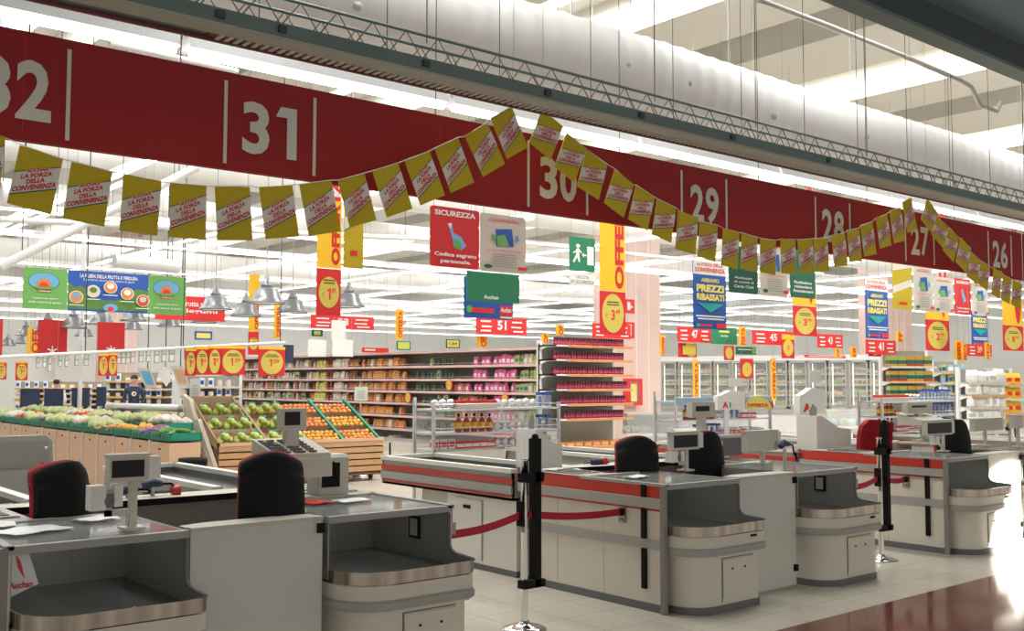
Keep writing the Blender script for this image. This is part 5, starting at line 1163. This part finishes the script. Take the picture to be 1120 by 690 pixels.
# small far signs
for i, (u0, v0, u1, v1, y, m, its) in enumerate(((747, 378, 761, 388, 22, 'priceyellow', []), (792, 378, 803, 394, 22, 'signred', [('e', .5, .5, .36, .42, 'priceyellow')]), (778, 357, 806, 377, 23, 'signgreen', [T(.5, .5, .3, .12, 'Auchan', 'signwhite'), ('r', .3, .2, .7, .32, 'paleyellow')]), (805, 379, 827, 388, 22, 'darkgreen', [('r', .1, .3, .75, .4, 'signwhite'), ('r', .8, .1, 1, .9, 'limegreen')]), (810, 392, 824, 414, 20, 'signred', [('e', .5, .55, .38, .36, 'priceyellow'), T(.5, .55, .2, .2, '1', 'brightred')]), (855, 366, 869, 392, 21, 'signred', [('e', .5, .55, .4, .36, 'priceyellow'), T(.5, .55, .2, .2, '5', 'brightred'), ('r', 0, 0, 1, .2, 'ofyellow')]), (742, 375, 762, 391, 23, 'signred', [('e', .7, .6, .26, .38, 'priceyellow'), ('r', .4, -.0, 1, .2, 'ofyellow')]), (950, 378, 964, 390, 22, 'signred', [('e', .5, .5, .3, .4, 'priceyellow')]), (341, 360, 353, 368, 24, 'darkgreen', [('r', .2, .2, .8, .8, 'limebag')]), (488, 371, 503, 381, 22, 'darkgreen', [('r', .08, .1, .92, .88, 'paleyellow'), T(.5, .5, .6, .3, '1,89', 'darkgreen')]), (434, 373, 449, 383, 22, 'darkgreen', [('r', .08, .1, .92, .88, 'limebag')]), (213, 362, 232, 372, 22, 'signblue', [('r', .1, .2, .9, .8, 'paleyellow')]), (396, 380, 425, 386, 22, 'brightred', [('r', .1, .3, .5, .6, 'signwhite')]), (880, 388, 925, 392, 24, 'brightred', [('r', .1, .3, .9, .6, 'signwhite')]))):
    sign('small_sign', ('yellow notice above the freezers', 'small red price sign above the freezers left part', 'green shop sign right of aisle sign 47', 'dark green strip sign above the freezers', 'red price sign overlapping a freezer door', 'red price sign left of the right offer banner', 'red and yellow price sign under aisle sign 47', 'red price sign under aisle sign 41', 'small green sign left of aisle sign 53', 'yellow price card standing on the long shelf centre', 'lime price card above the long shelf left half', 'blue and yellow card behind the pendant lamps', 'thin red strip sign on the long shelf', 'thin red strip sign on the freezer top')[i], u0, v0, u1, v1, y, m, its)

# price sign rail of the produce department
y = 13.2
def price(u0, u1, v0, v1, yy, label, narrow=False, g='red and yellow price signs on the produce rail'):
    sign('price_sign', label, u0, v0, u1, v1, yy, 'signred', [('r', 0, 0, 1, .09, 'ofyellow'), ('e', .5, .54, .42, .41, 'priceyellow'), ('r', .3, .26, .7, .29, 'pricedark'), ('r', .25, .32, .75, .35, 'pricedark'), T(.45, .55, .12, .26, '1', 'brightred', .03), T(.66, .49, .22, .12, '29', 'brightred'), ], wires=False, group=g)
for u0, u1, v0, v1, lb in ((283, 311.5, 379, 411, 'single price sign nearest the end of the produce rail'), (241.5, 268, 378, 410, 'widest of the four joined price signs'), (228, 241.5, 378, 410, 'third of the four joined price signs'), (214, 228, 379, 410, 'second of the four joined price signs'), (203, 214, 381, 411, 'first of the four joined price signs'), (118.5, 128, 386, 411, 'right one of the paired price signs over the salads'), (108, 118, 387, 411, 'left one of the paired price signs over the salads'), (17.5, 30, 395, 416, 'price sign left of the white boards'), (-4, 7, 395, 415, 'price sign at the left edge')): price(u0, u1, v0, v1, 14.483, lb)
ra = ony(-20, 395, 14.48); rb = ony(330, 372.5, 14.48)
ra = atw(-20, 396, 20); rb = atw(312, 372.5, 17.5)
t = thing('sign_rail', 'thin white rail carrying the produce price signs', 'rail', (0, 0, 0)); c = MB(); p0 = ony(-20, 391.5, 14.52); p1 = ony(312, 374.5, 14.52); c.tube([p0, p1], .025, 'whitemetal', 6); c.obj('bar', t); c = MB()
for k in (.02, .3, .62, .98): q = p0.lerp(p1, k); c.tube([q, (q.x, q.y, 7.95)], .008, 'soffitdark', 4)
for u in (203, 214, 228, 241, 268, 284, 311): q = ony(u, 0, 14.52); c.box(q.x - .004, 14.51, 2.0, q.x + .004, 14.53, ony(u, 378, 14.5).z + .1, 'whitemetal') if False else None
c.obj('drop_rod', t)
wt = [(40, 43, 390, 403), (47, 51, 389, 402), (53, 56, 389, 407), (64, 68, 388, 401), (71, 75, 388, 401), (82, 86, 387, 400), (92, 97, 386, 400), (128, 132, 384, 398), (133, 137, 384, 398), (138, 142, 384, 398), (143, 147.5, 383, 397), (152, 157, 382, 396), (160, 165, 382, 396), (169, 174, 380, 397), (177, 182, 379, 396), (185, 191, 378, 396), (202, 207.5, 378, 393)]
for i, (u0, u1, v0, v1) in enumerate(wt):
    sign('price_tag', 'white grid price tag on the rail, %s from the left' % ordn[i].replace('nearest', 'first'), u0, v0, u1, v1, 14.546, 'greyplastic', [('r', .14, .06, .86, .44, 'bagwhite'), ('r', .14, .54, .86, .94, 'bagwhite')], wires=False, group='white price tags on the produce rail')
for i, (u0, v0, u1, v1, y, m, lb) in enumerate(((31, 391, 60, 415, 20, 'bagwhite', 'left large blank white board over the produce'), (61, 391, 90, 415, 20, 'bagwhite', 'right large blank white board over the produce'), (363, 350, 378, 372, 15, 'bagwhite', 'white blank board in front of aisle sign 53'), (337, 371, 357, 390, 20, 'bagwhite', 'white board left of the shelf top, first'), (364, 371, 386, 390, 20, 'bagwhite', 'white board on the shelf top, second'), (388, 423, 402, 438, 15, 'notice', 'pale scale notice on a stand before the long shelf'), (208, 414, 219, 438, 15.5, 'notice', 'pale scale notice left of the fruit stand'))):
    sign('notice_board', lb, u0, v0, u1, v1, y, m, LINES(.3, 5, .12, 'greyplastic') if i > 4 else [], wires=i < 5)
c = MB(); p = ony(395, 438, 15.0); c.tube([(p.x, 15.02, p.z), (p.x, 15.02, 0)], .012, 'alu', 6); c.lathe([(.14, 0), (.14, .02), (.02, .03)], (p.x, 15.02, 0), 'alu', 12); tag(c.obj('notice_stand'), 'thin metal stand holding the scale notice by the peaches', 'stand')
c = MB(); p = ony(213, 438, 15.5); c.tube([(p.x, 15.52, p.z), (p.x, 15.52, 0)], .012, 'alu', 6); c.lathe([(.10, 0), (.10, .02), (.02, .03)], (p.x, 15.52, 0), 'alu', 12); tag(c.obj('notice_stand'), 'thin metal stand holding the notice left of the apples', 'stand')
c = MB(); x0, x1, z0, z1 = S(313, 377, 321, 397, 14.5); c.box(x0, 14.5, z0, x1, 14.6, z1, 'navy'); tag(c.obj('scale_box'), 'small black box at the end of the price rail', 'box')

# navy boards and produce department back
for i, (u0, u1, v0, v1) in enumerate(((22, 42, 425, 444), (48, 68, 425, 444), (78, 97, 424, 444), (105, 115, 423, 444))):
    w = 24.5; a = atw(u0, v1, w); b = atw(u1, v1, w); hh = atw(u0, v0, w).z
    t = thing('display_screen', 'dark navy display board over the salads, %s of four' % ('first', 'second', 'third', 'fourth')[i], 'board', (a.x, a.y, a.z), -YAW, 'dark navy boards over the salads'); wd = (b - a).length
    MB().box(0, 0, 0, wd, .06, hh - a.z, 'navy').obj('panel', t); MB().box(wd / 2 - .03, .0, .8 - a.z, wd / 2 + .03, .05, 0, 'alu').box(wd / 2 - .1, -.05, -a.z, wd / 2 + .1, .1, .8 - a.z, 'darkwood').obj('stand', t)
# tall grey pole
p = atw(87, 440, 21); c = MB(); c.tube([(p.x, p.y, 0), (p.x, p.y, 8)], .045, 'whitemetal', 10); c.box(p.x - .1, p.y - .1, 0, p.x + .1, p.y + .1, .03, 'whitemetal'); tag(c.obj('steel_pole'), 'slim grey pole rising from the produce to the roof', 'pole')
# shelving at the left back
bk = [proto('tin_can', jar('clear', 'alu', .06, .16), 'tin'), proto('milk_carton', carton('signwhite', 'signblue', .11, .11, .2), 'carton'), proto('cheese_pack', carton('orangefruit', 'signwhite', .15, .1, .12), 'pack'), proto('cream_pot', jar('signwhite', 'redfruit', .06, .12), 'pot')]
gname_ = 'left back shelf'
def gond2(*a): gondola(*a)
gondola(14, 418, 118, 470, 31, 6, 'low refrigerated shelf along the left back wall', bk, 'small pack', .26)
gname_ = 'shelf behind the person in navy'
gondola(112, 408, 182, 470, 27, 6, 'refrigerated shelf behind the person in the navy shirt', bk, 'small packet', .26)
gname_ = 'shelf left of the fruit stand'
gondola(196, 412, 258, 462, 24, 5, 'open shelf left of the green apples', [bk[0], bk[3], bk[1]], 'small white or red pack', .2)
# slanted picture posters
for i, (u0, v0, u1, v1) in enumerate(((150, 402, 172, 424), (186, 400, 208, 422))):
    w = 19; pa = [atw(u0, v0, w), atw(u0 + (u1 - u0) * .65, v0 + 1, w), atw(u1, v1, w), atw(u0 + 9, v1, w)]; n_ = ray((u0 + u1) / 2, (v0 + v1) / 2).normalized() * .02
    c = MB(); vs = pa + [q + n_ for q in pa]; c.add(vs, [(3, 2, 1, 0), (4, 5, 6, 7), (0, 1, 5, 4), (1, 2, 6, 5), (2, 3, 7, 6), (3, 0, 4, 7)], 'clear')
    cen = (pa[0] + pa[1] + pa[2] + pa[3]) / 4; inn = [cen + (q - cen) * .7 - n_ * .2 for q in pa]; c.add(inn, [(3, 2, 1, 0)], 'skyblue' if not i else 'tagorange'); c.tube([cen + n_, (cen.x, cen.y, 8.0)], .01, 'soffitdark', 4)
    tag(c.obj('hanging_poster'), ('tilted food poster hanging above the person in navy', 'tilted peach coloured poster right of the white card')[i], 'poster')
w = 19; pa = [atw(172, 410, w), atw(181, 401, w), atw(189, 412, w), atw(182, 423, w)]; n_ = ray(180, 412).normalized() * .01; c = MB(); c.add(pa + [q + n_ for q in pa], [(3, 2, 1, 0), (4, 5, 6, 7), (0, 1, 5, 4), (1, 2, 6, 5), (2, 3, 7, 6), (3, 0, 4, 7)], 'signwhite'); c.tube([pa[1], (pa[1].x, pa[1].y, 8.0)], .01, 'soffitdark', 4); tag(c.obj('hanging_card'), 'plain white tilted card between two posters', 'card')
# grey arm pieces behind the apples
c = MB(); c.tube([atw(118, 444, 17), atw(197, 447, 16)], .06, 'alu', 8); c.tube([atw(196, 447, 16), atw(219, 449, 15.8)], .05, 'greyplastic', 8); c.tube([atw(195, 449, 16), (atw(195, 449, 16).x, atw(195, 449, 16).y, .8)], .02, 'alu', 6); tag(c.obj('mist_bar'), 'grey metal spray bar above the vegetable trays', 'bar')

# wire baskets in the lane
t = thing('shopping_baskets', 'stack of dark baskets behind the left tray counter', 'basket', (3.95, 6.75, 0)); c = MB()
for k in range(5): c.prism([(x, y) for x, y in ((0, 0), (.3, 0), (.3, .42), (0, .42))], .1 + k * .1, .17 + k * .1, 'z', 'keys' if k % 2 else 'redfruit')
c.box(.02, .02, 0, .28, .4, .1, 'keys'); c.obj('baskets', t); c = MB(); c.tube([(0, .2, .55), (-.03, .2, .7), (.15, .2, .74), (.33, .2, .7), (.3, .2, .55)], .01, 'black', 6); c.obj('handle', t)

# ------------------------------------------------------------------ people
def person(w_, u, vtop, shirt, label, rz=0, emblem=False):
    p = atw(u, vtop, w_); t = thing('person', label, 'person', (p.x, p.y, 0), rz); S_ = p.z / 1.74
    J = [(0, 0, .95), (0, 0, 1.15), (0, 0, 1.38), (0, .0, 1.50), (0, -.01, 1.60), (0, -.01, 1.70), (.19, 0, 1.40), (.24, -.04, 1.12), (.20, -.20, .98), (.20, -.26, .95), (-.19, 0, 1.40), (-.24, -.04, 1.12), (-.20, -.20, .98), (-.20, -.26, .95), (.09, 0, .90), (.10, -.02, .50), (.10, .02, .08), (.10, -.12, .04), (-.09, 0, .90), (-.10, -.02, .50), (-.10, .02, .08), (-.10, -.12, .04)]
    Rr = [.13, .12, .15, .055, .085, .09, .065, .045, .035, .035, .065, .045, .035, .035, .09, .065, .045, .035, .09, .065, .045, .035]
    E_ = [(0, 1), (1, 2), (2, 3), (3, 4), (4, 5), (2, 6), (6, 7), (7, 8), (8, 9), (2, 10), (10, 11), (11, 12), (12, 13), (0, 14), (14, 15), (15, 16), (16, 17), (0, 18), (18, 19), (19, 20), (20, 21)]
    me = bpy.data.meshes.new('body'); me.from_pydata([(a * S_, b * S_, c_ * S_) for a, b, c_ in J], E_, []); o = bpy.data.objects.new('body', me); COL.objects.link(o); o.parent = t
    o.modifiers.new('skin', 'SKIN'); sv = me.skin_vertices[0].data
    for i, r in enumerate(Rr): sv[i].radius = (r * S_, r * .8 * S_ if i < 3 else r * S_)
    sv[0].use_root = True
    ss = o.modifiers.new('sub', 'SUBSURF'); ss.levels = ss.render_levels = 1
    bpy.context.view_layer.update(); m2 = bpy.data.meshes.new_from_object(o.evaluated_get(bpy.context.evaluated_depsgraph_get())); o.modifiers.clear(); o.data = m2
    for n in ('skin', shirt, 'navy'): m2.materials.append(M[n])
    while len(m2.materials) > 3: m2.materials.pop(index=0)
    for f in m2.polygons:
        f.use_smooth = True; z = f.center.z / S_; f.material_index = 0 if z > 1.47 or (z < 1.02 and abs(f.center.x) / S_ > .16) else (1 if z > .93 else 2)
    c = MB(); c.ball((0, .02 * S_, 1.69 * S_), (.095 * S_, .10 * S_, .085 * S_), 'hair', 10, 6); c.obj('hair', t)
    c = MB(); c.ball((0, -.10 * S_, 1.62 * S_), (.015, .02, .02), 'skin', 6, 4); c.obj('nose', t)
    if emblem: c = MB(); c.prism([(z, x) for x, z in oval(0, 1.28 * S_, .06, .06, 12)], -.165, -.155, 'y', 'signwhite'); c.prism([(z, x) for x, z in oval(.01, 1.28 * S_, .03, .03, 8)], -.168, -.164, 'y', 'redfruit'); c.obj('shirt_emblem', t)
person(26, 147, 411, 'navy', 'person in a navy shirt with a pale emblem beside the salads', R(-20), True)
person(27.5, 62, 415.5, 'signwhite', 'person in a white shirt behind the dark navy boards', R(160))

# goods that found no place on a shelf are not kept
for o in list(bpy.data.objects):
    if o.parent is None and o.get('category') and not o.get('label'): bpy.data.objects.remove(o)
